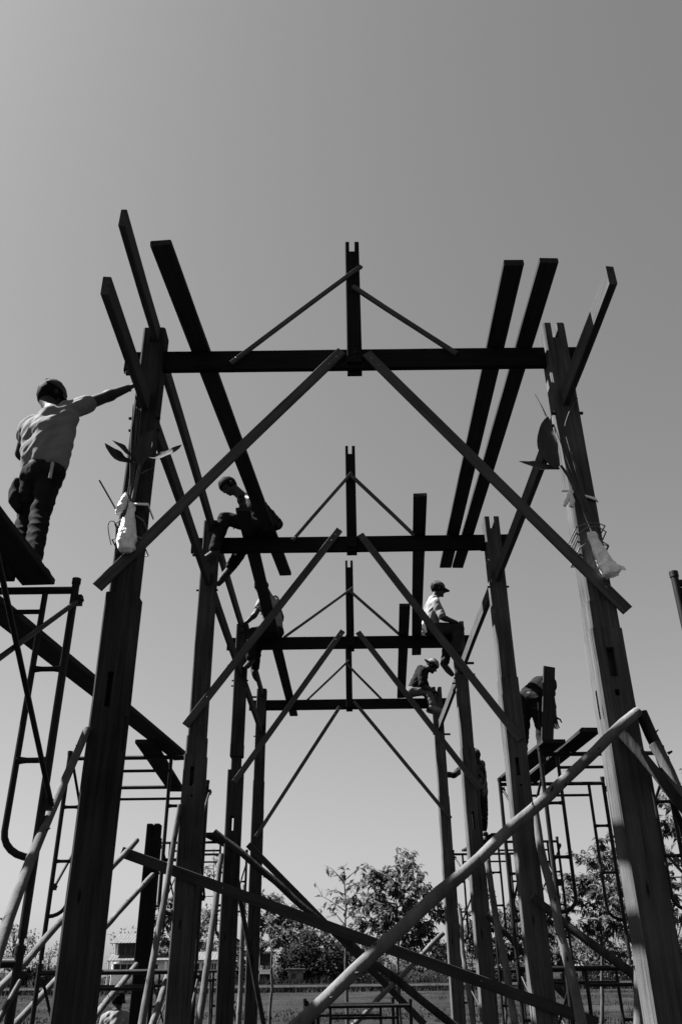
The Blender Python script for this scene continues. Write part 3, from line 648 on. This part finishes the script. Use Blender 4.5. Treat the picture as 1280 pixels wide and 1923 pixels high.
        for i in range(4):
            for j in range(10): a = i*11+j; fs.append((a, a+1, a+12, a+11))
        br.add(vs, fs, True); o2 = link('cap_brim', br, mt, o, I4); md = o2.modifiers.new('t', 'SOLIDIFY'); md.thickness = .006
    return root
def JJ(**kw): return {a: at(b[0], b[1], Y=b[2]) for a, b in kw.items()}

# standing man reaching to the near left post (seen from behind)
J1 = JJ(head=(97, 743, 4.78), neck=(100, 776, 4.72), shL=(54, 806, 4.74), shR=(138, 769, 4.76), elL=(40, 852, 4.86), wrL=(62, 868, 5.02), elR=(198, 746, 4.92), wrR=(240, 729, 5.0), tipR=(262, 719, 5.05),
        hipL=(64, 893, 4.72), hipR=(97, 889, 4.69), knL=(50, 968, 4.80), knR=(76, 966, 4.70), anL=(38, 1052, 4.70), anR=(62, 1052, 4.55), toeL=(60, 1062, 4.85), toeR=(86, 1076, 4.66))
man = person('man in grey T-shirt and cap standing on the scaffold, hand on the near left post', J1, (.6, .75, -.3), (.2, .15, 1), 'shirt_grey', 'jeans_dark', 'shoe', ('cap_dark', False), True, .42, 'workers up on the frame', palms={'R': (.6, .8, -.2)}, seed=3, hem=.2, girth=1.0, hairlow=-.1, fold=.010, leg=.84, k=.93)
q = at(97, 883, Y=4.575); link('folding_rule', MB().cbox((-.009, -.006, -.06), (.009, .006, .06), .002), 'pot', man, Matrix.Translation(q))
pts = [at(34, 903, Y=4.74), at(29, 922, Y=4.74), at(28, 940, Y=4.73), at(35, 956, Y=4.72)]
link('tool_pouch', fuse(MB().cap(pts[0], pts[1], .022, .036).cap(pts[1], pts[2], .036, .042).cap(pts[2], pts[3], .042, .026), 'tool_pouch', .01, 3, .006, 14), 'jeans_dark', man, I4)

# man sitting at the second left post, looking down
J2 = JJ(head=(430, 914, 8.36), neck=(457, 935, 8.36), shL=(485, 944, 8.17), shR=(472, 938, 8.52), elL=(522, 985, 8.2), wrL=(502, 998, 8.42), elR=(478, 985, 8.6), wrR=(458, 985, 8.55),
        hipL=(500, 993, 8.28), hipR=(500, 993, 8.46), knL=(421, 973, 8.2), knR=(462, 1020, 8.62), anL=(402, 1036, 8.22), anR=(432, 1068, 8.66), toeL=(384, 1048, 8.2), toeR=(412, 1093, 8.62))
person('dark-haired man in dark clothes sitting on the second beam, looking down', J2, (-.62, -.3, -.72), (-.6, 0, .75), 'plaid', 'jeans_dark', 'shoe', None, True, 1.5, 'workers up on the frame', seed=8, palms={'L': (0, 1, 0)})
# man sitting on the third beam at left, half hidden by planks
J3 = JJ(head=(492, 1103, 11.45), neck=(505, 1122, 11.52), shL=(490, 1132, 11.33), shR=(516, 1127, 11.7), elL=(479, 1154, 11.28), wrL=(464, 1168, 11.3), elR=(528, 1158, 11.75), wrR=(524, 1182, 11.65),
        hipL=(512, 1186, 11.44), hipR=(520, 1186, 11.62), knL=(474, 1187, 11.36), knR=(486, 1192, 11.66), anL=(470, 1240, 11.4), anR=(478, 1258, 11.68), toeL=(460, 1252, 11.36), toeR=(483, 1274, 11.55))
person('man in white shirt bent over on the third beam at left, half hidden by planks', J3, (-.7, -.3, -.5), (-.4, 0, .9), 'shirt_white', 'jeans_dark', 'shoe', None, True, .45, 'workers up on the frame', seed=12)
# man in white sitting on the third beam at right
J4 = JJ(head=(822, 1107, 11.55), neck=(815, 1124, 11.55), shL=(811, 1133, 11.73), shR=(817, 1133, 11.38), elL=(800, 1160, 11.8), wrL=(797, 1180, 11.72), elR=(831, 1160, 11.33), wrR=(856, 1169, 11.38), tipR=(868, 1176, 11.4),
        hipL=(806, 1180, 11.65), hipR=(808, 1181, 11.47), knL=(842, 1186, 11.68), knR=(862, 1180, 11.42), anL=(835, 1246, 11.7), anR=(852, 1218, 11.42), toeL=(848, 1264, 11.62), toeR=(868, 1222, 11.4))
m4 = person('man in white shirt and cap sitting on the third beam at right, hand on knee', J4, (.9, .25, -.1), (0, 0, 1), 'shirt_white', 'jeans_mid', 'shoe', ('cap_dark', False), True, .85, 'workers up on the frame', seed=17)
link('rag', crumple([at(795, 1168, Y=11.4), at(793, 1176, Y=11.38), at(799, 1188, Y=11.38)], [.03, .05, .03], 14, .012), 'cloth', m4, I4)
# capped man on the rear beam
J5 = JJ(head=(811, 1251, 14.68), neck=(798, 1257, 14.7), shL=(788, 1256, 14.92), shR=(791, 1260, 14.5), elL=(800, 1290, 14.95), wrL=(818, 1300, 14.8), elR=(792, 1288, 14.45), wrR=(812, 1298, 14.5),
        hipL=(774, 1297, 14.84), hipR=(774, 1298, 14.64), knL=(802, 1300, 14.9), knR=(803, 1296, 14.55), anL=(808, 1332, 14.9), anR=(812, 1326, 14.52), toeL=(826, 1338, 14.9), toeR=(828, 1334, 14.5))
person('man in dark shirt, pale trousers and white cap bent over on the rear beam', J5, (.75, .1, -.65), (.5, 0, .8), 'shirt_dark', 'jeans_pale', 'shoe_pale', ('cap_white', True), True, .9, 'workers up on the frame', seed=23, k=1.05)
# bending man on the right scaffold
J6 = JJ(head=(1030, 1288, 10.15), neck=(1024, 1280, 10.0), shL=(1008, 1281, 10.05), shR=(1030, 1284, 9.86), elL=(1012, 1318, 10.15), wrL=(1020, 1340, 10.1), elR=(1036, 1322, 9.8), wrR=(1040, 1346, 9.75), tipR=(1041, 1360, 9.74),
        hipL=(986, 1311, 9.78), hipR=(1006, 1312, 9.72), knL=(982, 1366, 9.85), knR=(1016, 1366, 9.75), anL=(978, 1420, 9.85), anR=(1021, 1420, 9.72), toeL=(974, 1424, 10.0), toeR=(1030, 1424, 9.85))
m6 = person('man in dark clothes bending over behind the upright plank on the right scaffold', J6, (.4, .5, -.75), (.5, .6, .4), 'shirt_dark', 'jeans_dark', 'shoe', None, True, .5, 'workers up on the frame', seed=31)
link('folding_rule', MB().cbox((-.008, -.005, -.14), (.008, .005, .14), .002), 'jeans_mid', m6, Matrix.Translation(at(1011, 1342, Y=9.6)) @ Matrix.Rotation(.08, 4, 'Y'))
# man in camouflage behind the third right post
J7 = JJ(head=(891, 1420, 15.05), neck=(895, 1432, 15.2), shL=(874, 1438, 15.15), shR=(903, 1434, 15.4), elL=(850, 1456, 15.05), wrL=(832, 1453, 14.9), tipL=(824, 1453, 14.85), elR=(907, 1462, 15.3), wrR=(886, 1474, 15.1),
        hipL=(889, 1493, 15.4), hipR=(904, 1491, 15.55), knL=(891, 1528, 15.35), knR=(908, 1528, 15.5), anL=(893, 1560, 15.5), anR=(907, 1560, 15.62), toeL=(887, 1565, 15.35), toeR=(913, 1565, 15.45))
person('man in camouflage jacket standing behind the third right post', J7, (-.8, -.2, -.3), (0, 0, 1), 'camo', 'jeans_dark', 'shoe', ('cap_dark', False), True, 1.6, 'workers up on the frame', seed=41, girth=1.15, hem=.02)
# man walking on the ground at bottom left
J8 = JJ(head=(222, 1880, 14.0), neck=(219, 1900, 13.95), shL=(198, 1912, 13.95), shR=(240, 1912, 13.97)); g0 = J8['neck']
for a, s in (('L', -1), ('R', 1)):
    sh = J8['sh'+a]; J8['el'+a] = sh+V((.06*s, -.02, -.28)); J8['wr'+a] = sh+V((.04*s, .12, -.5))
    J8['hip'+a] = V((g0.x+.09*s, g0.y, .87)); J8['kn'+a] = V((g0.x+.1*s, g0.y+.06, .48)); J8['an'+a] = V((g0.x+.1*s, g0.y-.02*s, .09)); J8['toe'+a] = V((g0.x+.12*s, g0.y+.16, .05))
person('dark-haired man in pale shirt on the ground at bottom left, back turned', J8, (.25, .9, -.2), (0, 0, 1), 'shirt_grey', 'jeans_dark', 'shoe', ('hair', False), True, .6, None, seed=52)
bpy.data.scenes.remove(TS)

# ================================================================== BACKGROUND: trees
def add_leaf(vs, fs, p, d, n, L, wd, fold=.3):
    d = d.normalized(); s = d.cross(n)
    if s.length < 1e-4: s = d.orthogonal()
    s.normalize(); nn = s.cross(d); i = len(vs)
    m = p + d*L*.42; t = p + d*L - nn*L*.12
    vs += [p, m + s*wd*.5 + nn*wd*fold, t, m - s*wd*.5 + nn*wd*fold, m]
    fs += [(i, i+1, i+4), (i+1, i+2, i+4), (i, i+4, i+3), (i+4, i+2, i+3)]
def rv(r=1): return V((rnd.gauss(0, 1), rnd.gauss(0, 1), rnd.gauss(0, 1)))*r
def young_tree(name, label, base_px, tip, Yd, crown_py, reach, limbs, per, leaf, mt='leaf', grp='young trees in the field', tr=.05, droop=.8, lean=0):
    top = at(tip[0], tip[1], Y=Yd); b = at(base_px, 1900, Y=Yd); base = V((b.x, Yd, 0)); zc = at(tip[0], crown_py, Y=Yd).z
    root = thing(name, label, 'tree', base, grp); Mb = Matrix.Translation(base)
    n = 14; tk = [base.lerp(top, k/n) + V((noise.noise(V((k*.4, base_px, 0)))*.06, noise.noise(V((k*.4, base_px, 4)))*.06, 0))*(k > 0) for k in range(n+1)]
    w = MB().tube([p-base for p in tk], [tr*(1-k/n*.82) for k in range(n+1)], 8)
    vs = []; fs = []
    def trunk_at(z):
        for a, c in zip(tk[:-1], tk[1:]):
            if a.z <= z <= c.z: return a.lerp(c, (z-a.z)/max(1e-6, c.z-a.z))
        return tk[-1].copy()
    H = top.z-zc
    for k in range(limbs):
        t = (k+rnd.random()*.8)/limbs; z = zc + H*t*.97; p0 = trunk_at(z); a = k*2.4+rnd.random()*.9
        ln = reach*(.45+.75*math.sin(math.pi*(.12+.8*t)))*(.6+.6*rnd.random())
        d = V((math.cos(a), math.sin(a)*.9, -.1+1.3*rnd.random())).normalized(); pts = [p0]; q = p0.copy(); m = 6
        for j in range(m):
            d = (d + V((rnd.gauss(0, .16), rnd.gauss(0, .16), -.03*j+.03))).normalized(); q = q + d*ln/m; pts.append(q.copy())
        w.tube([x-base for x in pts], [tr*.3*(1-j/m*.8) for j in range(m+1)], 5)
        tw = []
        for j in range(3):
            i = rnd.randrange(2, m); e = pts[i] + (d + rv(.75)).normalized()*ln*(.25+.3*rnd.random()); w.tube([pts[i]-base, e-base], [tr*.12, tr*.05], 4); tw.append((pts[i], e))
        for j in range(per):
            u = .25+.78*rnd.random()**.7; i = min(m-1, int(u*m)); p = pts[i].lerp(pts[i+1], min(1, u*m-i)) + rv(leaf*.1)
            if rnd.random() < .6: ta, te = tw[rnd.randrange(3)]; p = ta.lerp(te, .2+.85*rnd.random()) + rv(leaf*.1)
            dd = V((d.x*.5, d.y*.5, 0)) + V((rnd.gauss(0, .6), rnd.gauss(0, .6), -droop*rnd.random()*1.6+.25)); nn = V((rnd.gauss(0, .4), rnd.gauss(0, .4), 1))
            L = leaf*(.6+.7*rnd.random()); add_leaf(vs, fs, p-base, dd, nn, L, L*.42)
    for j in range(per//2+4):
        dd = V((rnd.gauss(0, .7), rnd.gauss(0, .7), -droop*rnd.random()+.5)); L = leaf*(.7+.5*rnd.random()); add_leaf(vs, fs, top+rv(leaf*.06)-base, dd, V((rnd.gauss(0, .5), rnd.gauss(0, .5), 1)), L, L*.42)
    link('trunk', w, 'bark', root, Mb); link('crown', MB().add(vs, fs), mt, root, Mb)
    return root
young_tree('young_tree', 'thin sparse sapling tree with a leafy tip, left of the fuller tree in the middle', 652, (646, 1632), 24, 1752, .75, 12, 8, .2, tr=.055)
young_tree('young_tree', 'young tree with a full drooping crown right of centre', 749, (744, 1654), 26, 1802, 1.25, 36, 110, .19, tr=.06)
young_tree('young_tree', 'young leafy tree beside the small white building', 506, (516, 1712), 27, 1785, .95, 26, 80, .18, tr=.055)
young_tree('young_tree', 'tall thin sapling between the second and third left posts', 396, (402, 1606), 23, 1740, .55, 11, 7, .2, tr=.04)
young_tree('young_tree', 'leafy young tree behind the second left post', 318, (324, 1690), 26, 1795, .7, 20, 60, .18)
young_tree('young_tree', 'leafy tree seen between the second and near right posts', 1118, (1128, 1612), 24, 1790, 1.15, 38, 95, .18, tr=.06)
young_tree('young_tree', 'tree with a leaning trunk right beside the near right post', 1208, (1172, 1640), 22, 1780, .75, 22, 70, .18, tr=.07)
young_tree('young_tree', 'loose leafy tree at the right edge of the picture', 1290, (1284, 1512), 20, 1750, 1.05, 34, 85, .18, tr=.06)
young_tree('young_tree', 'young tree behind the third right post, low crown', 946, (944, 1722), 30, 1812, 1.1, 28, 85, .2)
young_tree('young_tree', 'small tree right of the second right post, behind the crooked pole', 1030, (1036, 1735), 28, 1820, .85, 24, 75, .19)
young_tree('young_tree', 'thin young tree between the rear and third right posts', 884, (886, 1738), 30, 1800, .55, 12, 16, .26, tr=.04)

def far_tree(name, label, px, top_py, Yd, wid, zfrac, nclump, per, leaf, mt, grp, cat='tree'):
    top = at(px, top_py, Y=Yd); base = V((top.x, Yd, 0)); root = thing(name, label, cat, base, grp); Mb = Matrix.Translation(base); h = top.z
    w = MB(); w.tube([V((0, 0, 0)), V((.1, 0, h*.3)), V((-.1, .1, h*.6)), V((.1, 0, h*.85))], [h*.035, h*.028, h*.018, h*.006], 7)
    vs = []; fs = []; zc = h*zfrac; Rz = (h-zc)/2
    for k in range(nclump):
        t = rnd.random(); ang = rnd.random()*6.283; rr = (rnd.random()**.5)*(.55+.45*math.sin(math.pi*min(1, t*.9+.12)))
        c = V((math.cos(ang)*wid*rr, math.sin(ang)*wid*rr*.8, zc + (h-zc)*t*(.96 if k else 1)))
        if k % 3 == 0: w.tube([V((0, 0, h*(.25+.4*t))), c*.6+V((0, 0, c.z*.4*.9)), c], [h*.012, h*.008, h*.003], 5)
        cr = wid*(.16+.16*rnd.random())
        for j in range(per):
            p = c + rv(cr*.5); L = leaf*(.6+.8*rnd.random()); add_leaf(vs, fs, p, rv()+V((0, 0, -.3)), V((rnd.gauss(0, .7), rnd.gauss(0, .7), 1)), L, L*.5)
    link('trunk', w, 'bark', root, Mb); link('crown', MB().add(vs, fs), mt, root, Mb); return root
FG = 'trees at the far edge of the field'
far_tree('far_tree', 'far leafy tree low at the left edge, behind the scaffold leg', 34, 1738, 128, 3.5, .2, 46, 26, .42, 'leaf', FG)
far_tree('far_tree', 'far bare-branched tree just left of the near left post', 98, 1768, 129, 2.0, .35, 20, 14, .34, 'leaf_pale', FG)
far_tree('far_bush', 'low bush between the two far trees at lower left', 68, 1812, 127, 2.8, .02, 26, 34, .4, 'leaf_dark', FG, 'bush')
far_tree('far_tree', 'tree top showing just above the two-storey house roof', 250, 1742, 150, 3.6, .45, 30, 16, .5, 'leaf_pale', FG)
far_tree('far_tree', 'broad hazy tree behind the long low house', 378, 1708, 150, 4.2, .2, 60, 30, .55, 'leaf_pale', FG)
far_tree('far_tree', 'tall dark tree behind the round bush', 590, 1742, 132, 4.6, .05, 90, 40, .5, 'leaf_dark', FG)
far_tree('far_tree', 'dark tree above the road in the middle', 640, 1770, 136, 4.2, .02, 80, 40, .5, 'leaf_dark', FG)
far_tree('far_bush', 'round dark clipped bush beside the small shed', 562, 1772, 131, 3.5, .02, 120, 46, .34, 'leaf_dark', FG, 'bush')
far_tree('far_tree', 'pale shrubby tree behind the thick pole', 700, 1788, 140, 3.8, .02, 60, 34, .5, 'leaf', FG)
far_tree('far_tree', 'dark far tree behind the utility poles', 778, 1792, 165, 4.4, .02, 60, 34, .55, 'leaf_dark', FG)
far_tree('far_tree', 'far tree left of the rear right post', 836, 1772, 150, 2.8, .02, 50, 30, .5, 'leaf_dark', FG)
far_tree('far_tree', 'far tree mass behind the third right post', 905, 1758, 140, 4.0, .02, 70, 34, .5, 'leaf', FG)
far_tree('far_tree', 'far tree behind the second right post', 985, 1768, 138, 4.0, .02, 70, 34, .5, 'leaf_dark', FG)
far_tree('far_tree', 'far tree behind the right scaffold', 1075, 1748, 130, 4.4, .02, 80, 34, .5, 'leaf', FG)
far_tree('far_tree', 'pale far bush under the right trees', 1145, 1772, 129, 3.6, .02, 70, 34, .42, 'leaf_pale', FG)
far_tree('far_tree', 'dark far tree at the right edge', 1262, 1722, 128, 4.8, .02, 80, 34, .5, 'leaf_dark', FG)
far_tree('far_tree', 'far tree behind the third left post', 440, 1765, 145, 3.4, .05, 50, 30, .5, 'leaf_dark', FG)
# hedge along the far edge: one mass nobody could count
vs = []; fs = []
for k in range(15000):
    x = -62+135*rnd.random(); y = 142+6*rnd.random(); hgt = 2.0+1.4*noise.noise(V((x*.12, 3, 0)))+.8*noise.noise(V((x*.5, 7, 0)))
    add_leaf(vs, fs, V((x, y, max(.1, hgt*rnd.random()**.8))), rv(), V((rnd.gauss(0, .6), rnd.gauss(0, .6), 1)), .3+.35*rnd.random(), .25)
o = link('hedge', MB().add(vs, fs), 'leaf_dark'); o['kind'] = 'stuff'; o['label'] = 'low dark hedge of shrubs along the far edge of the field'; o['category'] = 'hedge'
# grass: tufts along the field, the wall and the paddy bunds
vs = []; fs = []
def blade(x, y, z, h, wd):
    a = rnd.random()*6.28; i = len(vs); s = V((math.cos(a), math.sin(a)*.3, 0))*wd; l = V((rnd.gauss(0, .3), rnd.gauss(0, .3), 0))*h
    vs.extend([V((x, y, z))-s, V((x, y, z))+s, V((x, y, z+h))+l]); fs.append((i, i+1, i+2))
def tuft(x, y, n, h, sp, wd): 
    for _ in range(n): blade(x+rnd.gauss(0, sp), y+rnd.gauss(0, sp), 0, h*(.5+.7*rnd.random()), wd)
for k in range(900): tuft(-60+130*rnd.random(), 98.2+2.4*rnd.random(), 14, .3+.35*rnd.random(), .5, .06)
for k in range(420): tuft(-30+95*rnd.random(), 124.5+2.2*rnd.random(), 14, .7+.8*rnd.random(), .5, .06)
for k in range(17000):
    y = 34+64*rnd.random(); x = (rnd.random()-.5)*2*y*.48
    if noise.noise(V((x*.09, y*.14, 2))) > -.05: tuft(x, y, 3, .05+.10*rnd.random(), .2, .025)
for yb in (46, 55, 67, 84):
    for k in range(170): tuft(6+44*rnd.random(), yb+rnd.gauss(0, 1.3), 7, .22+.18*rnd.random(), .2, .022)
o = link('grass', MB().add(vs, fs), 'grass'); o['kind'] = 'stuff'; o['label'] = 'short dry grass and stubble tufts over the field'; o['category'] = 'grass'
# earth bunds between the plots on the right
for yb in (46, 55, 67, 84):
    pts = [V((4+k*3.2, yb+1.6*noise.noise(V((k*.35, yb, 0))), 0)) for k in range(16)]
    struct(link('earth_bund', MB().tube(pts, [.15+.08*noise.noise(V((k, yb, 3))) for k in range(16)], 8, True, .6), 'field'))

# ================================================================== BACKGROUND: wall, houses, utility poles
def W(a, b, y): return at(a, b, Y=y)
struct(link('road', MB().cbox((-220, 101, -.1), (260, 124, .36), .05), 'concrete'))
for yy, nm in ((100.6, 'road_kerb'), (124.02, 'road_kerb')): struct(link(nm, MB().cbox((-220, yy, -.1), (260, yy+.38, .45), .03), 'concrete'))
def bx(name, a, b, y0, y1, m, par, c=.02):         # block from picture corners (left-top, right-bottom) at its front face
    p, q = W(*a, y0), W(*b, y0); return link(name, MB().cbox((p.x, y0, max(-.05, q.z)), (q.x, y1, p.z), c), m, par, I4)
def ribroof(par, xl, xr, y0, z0, y1, z1, pitch=.45, m='roof', th=.08):
    o = link('roof', MB().add([(xl, y0, z0), (xr, y0, z0), (xr, y1, z1), (xl, y1, z1), (xl, y0, z0-th), (xr, y0, z0-th), (xr, y1, z1-th), (xl, y1, z1-th)], [(0, 1, 2, 3), (7, 6, 5, 4), (0, 4, 5, 1), (1, 5, 6, 2), (2, 6, 7, 3), (3, 7, 4, 0)]), m, par, I4)
    n = int((xr-xl)/pitch)
    for k in range(n+1):
        x = xl+.06+k*(xr-xl-.12)/n; link('roof_rib', MB().add([(x-.05, y0-.02, z0+.003), (x+.05, y0-.02, z0+.003), (x+.05, y1, z1+.003), (x-.05, y1, z1+.003), (x-.02, y0-.02, z0+.03), (x+.02, y0-.02, z0+.03), (x+.02, y1, z1+.03), (x-.02, y1, z1+.03)], [(0, 1, 2, 3), (4, 7, 6, 5), (0, 4, 5, 1), (1, 5, 6, 2), (2, 6, 7, 3), (3, 7, 4, 0)]), m, o, I4)
    return o
def win(par, a, b, y, fr='wall', mull=1):
    p, q = W(*a, y), W(*b, y); o = link('window', MB().box((p.x, y-.05, q.z), (q.x, y-.005, p.z)), 'glass', par, I4)
    t = .12
    for lo, hi in (((p.x-t, p.z), (q.x+t, p.z+t)), ((p.x-t, q.z-t), (q.x+t, q.z)), ((p.x-t, q.z), (p.x, p.z)), ((q.x, q.z), (q.x+t, p.z))): link('window_frame', MB().box((lo[0], y-.09, lo[1]), (hi[0], y-.003, hi[1])), fr, o, I4)
    for k in range(mull): x = p.x+(q.x-p.x)*(k+1)/(mull+1); link('mullion', MB().box((x-.04, y-.08, q.z), (x+.04, y-.051, p.z)), fr, o, I4)
    return o
yh = 135
h1 = thing('house', 'two-storey house with ribbed metal roofs, left of the lone slotted post', 'house', (W(255, 1850, yh).x, yh, 0), 'houses beyond the field')
bx('upper_wall', (219, 1768), (318, 1800), yh, yh+6, 'wallgrey', h1); bx('lower_wall', (211, 1804), (318, 1853), yh, yh+7, 'wall', h1)
a, b = W(207, 1771, yh-1.2), W(330, 1771, yh-1.2); ribroof(h1, a.x, b.x, yh-1.2, a.z, yh+3.2, W(222, 1753, yh+3.2).z)
a, b = W(201, 1804, yh-2), W(330, 1804, yh-2); ribroof(h1, a.x, b.x, yh-2, a.z, yh-.01, W(206, 1793, yh-.01).z+.1)
for q in (219, 221.5, 258, 300): p = W(q, 1769, yh-.3); link('column', MB().cbox((p.x-.12, yh-.35, W(q, 1797, yh).z), (p.x+.12, yh-.11, p.z), .01), 'wall', h1, I4)
for q in (205, 262, 312): p = W(q, 1805, yh-1.8); link('column', MB().cbox((p.x-.1, yh-1.9, 0), (p.x+.1, yh-1.7, p.z), .01), 'wall', h1, I4)
win(h1, (226, 1773), (258, 1792), yh-.003, 'wallgrey', 2); win(h1, (215, 1811), (250, 1826), yh-.003, 'wall', 2); win(h1, (268, 1811), (296, 1826), yh-.003, 'wall', 1)
h2 = thing('house', 'long low white house with ribbed roof behind the second left post', 'house', (W(385, 1850, 138).x, 138, 0), 'houses beyond the field')
bx('wall', (334, 1804), (430, 1853), 138, 143, 'wall', h2)
a, b = W(330, 1803, 136.8), W(437, 1803, 136.8); ribroof(h2, a.x, b.x, 136.8, a.z, 140.2, W(335, 1788, 140.2).z)
for q in (344, 366, 380, 398, 414): win(h2, (q, 1809), (q+8, 1821), 137.997, 'wall', 1)
win(h2, (376, 1828), (386, 1842), 137.997, 'wallgrey', 0)
y3 = 128
h3 = thing('kiosk', 'small open white building with two pots on a shelf beside the rear left post', 'building', (W(497, 1850, y3).x, y3, 0))
for a, b in (((482, 1786), (486, 1856)), ((508.5, 1786), (513, 1856)), ((486, 1786), (508.5, 1790)), ((486, 1821), (508.5, 1829))): bx('wall', a, b, y3, y3+.4, 'wall', h3, .005)
p, q = W(481, 1786, y3+2.6), W(513.5, 1858, y3+2.6); link('back_wall', MB().box((p.x, y3+2.4, 0), (q.x, y3+2.6, p.z)), 'wallgrey', h3, I4)
for a, b in ((482, 484), (511.5, 513.5)): p = W(a, 1786, y3); q = W(b, 1786, y3); link('side_wall', MB().box((p.x, y3+.401, 0), (q.x, y3+2.4, p.z-.02)), 'wallgrey', h3, I4)
p = W(486, 1821, y3); q = W(508.5, 1822.5, y3); link('shelf', MB().box((p.x, y3-.15, q.z), (q.x, y3+2.39, p.z-.01)), 'wall', h3, I4)
a, b = W(478, 1787, y3-.7), W(519, 1787, y3-.7); ribroof(h3, a.x, b.x, y3-.7, a.z, y3+2.9, W(485, 1774, y3+2.9).z, .4)
for k, q in enumerate((492, 502)):
    p = W(q, 1820.8, y3+.3); m = MB().tube([(0, 0, 0), (0, 0, .02), (0, 0, .42), (0, 0, .46), (0, 0, .46)], [.2, .24, .3, .32, .27], 16)
    tag(link('plant_pot', m, 'pot', None, Matrix.Translation((p.x, y3+.18, p.z))), ['left', 'right'][k]+' one of two white pots on the shelf of the small building', 'pot', 'pots on the shelf')
y4 = 127
h4 = thing('shed', 'small dark shed with a pale roof edge under the round bush', 'shed', (W(555, 1846, y4).x, y4, 0))
bx('wall', (541, 1822), (568, 1856), y4, y4+2, 'wallgrey', h4)
p, q = W(537, 1819, y4), W(573, 1822, y4); link('roof', MB().cbox((p.x, y4-.4, q.z), (q.x, y4+2.4, p.z), .02), 'roof', h4, I4); win(h4, (547, 1828), (556, 1838), y4-.003, 'wallgrey', 0)
y5 = 128
h5 = thing('shed', 'small dark-roofed shed left of the near left post', 'shed', (W(93, 1846, y5).x, y5, 0))
bx('wall', (86, 1828), (104, 1852), y5, y5+2, 'wallgrey', h5); a, b = W(80, 1830, y5-.8), W(108, 1830, y5-.8); link('roof', MB().add([(a.x, y5-.8, a.z), (b.x, y5-.8, a.z), (b.x-.4, y5+1, a.z+.8), (a.x+.4, y5+1, a.z+.8), (b.x, y5+2.8, a.z), (a.x, y5+2.8, a.z)], [(0, 1, 2, 3), (3, 2, 4, 5), (0, 3, 5), (1, 4, 2), (0, 5, 4, 1)]), 'roofdark', h5, I4)
h6 = thing('house', 'far low house under the right scaffold, mostly behind bushes', 'house', (W(1060, 1846, 127).x, 127, 0), 'houses beyond the field')
bx('wall', (1030, 1822), (1095, 1856), 127, 131, 'wall', h6); a, b = W(1022, 1822, 126.2), W(1102, 1822, 126.2); ribroof(h6, a.x, b.x, 126.2, a.z, 129.7, a.z+1.3); win(h6, (1050, 1828), (1062, 1840), 126.997, 'wall', 1)
for k, (px, py, yd, lb) in enumerate(((801, 1792, 150, 'utility pole without a transformer, left of the pair'), (812, 1780, 150, 'utility pole with a transformer, right of the pair'))):
    t = W(px, py, yd); up = thing('utility_pole', lb, 'utility pole', (t.x, yd, 0), 'utility poles'); 
    link('shaft', MB().tube([(t.x, yd, 0), (t.x, yd, t.z)], [.17, .11], 10), 'concrete', up, I4)
    ca = link('crossarm', MB().box((t.x-1.0, yd-.16, t.z-.55), (t.x+1.0, yd-.12, t.z-.43)), 'beam', up, I4)
    for x in (-.9, -.3, .3, .9): link('insulator', MB().tube([(t.x+x, yd-.14, t.z-.43), (t.x+x, yd-.14, t.z-.25)], [.06, .04], 8), 'pot', ca, I4)
    if k: link('transformer', MB().tube([(t.x+.35, yd-.3, t.z-2.2), (t.x+.35, yd-.3, t.z-1.3)], .33, 14), 'wallgrey', up, I4)
# dark rag hung over the corner of the low scaffold
p = W(585, 1866, 13.55)
r = MB(); vs = []; fs = []; n = 14
for i in range(n+1):
    for j in range(9):
        u = j/8-.5; t = i/n; y = 13.7 + (.04 if t < .5 else -.04)*min(1, abs(t-.5)*6) + .02*math.sin(u*14)*abs(t-.5); z = 1.508-abs(t-.5)*.75+.02*(1-min(1, abs(t-.5)*8))
        vs.append((p.x+u*.2*(1+.2*abs(t-.5))+.012*noise.noise(V((i*.5, j*.7, 1))), y, z))
for i in range(n):
    for j in range(8): a = i*9+j; fs.append((a, a+1, a+10, a+9))
o = link('hanging_rag', r.add(vs, fs, True), 'jeans_dark'); md = o.modifiers.new('t', 'SOLIDIFY'); md.thickness = .008
tag(o, 'dark cloth hung over the bar of the low scaffold, left end', 'cloth')
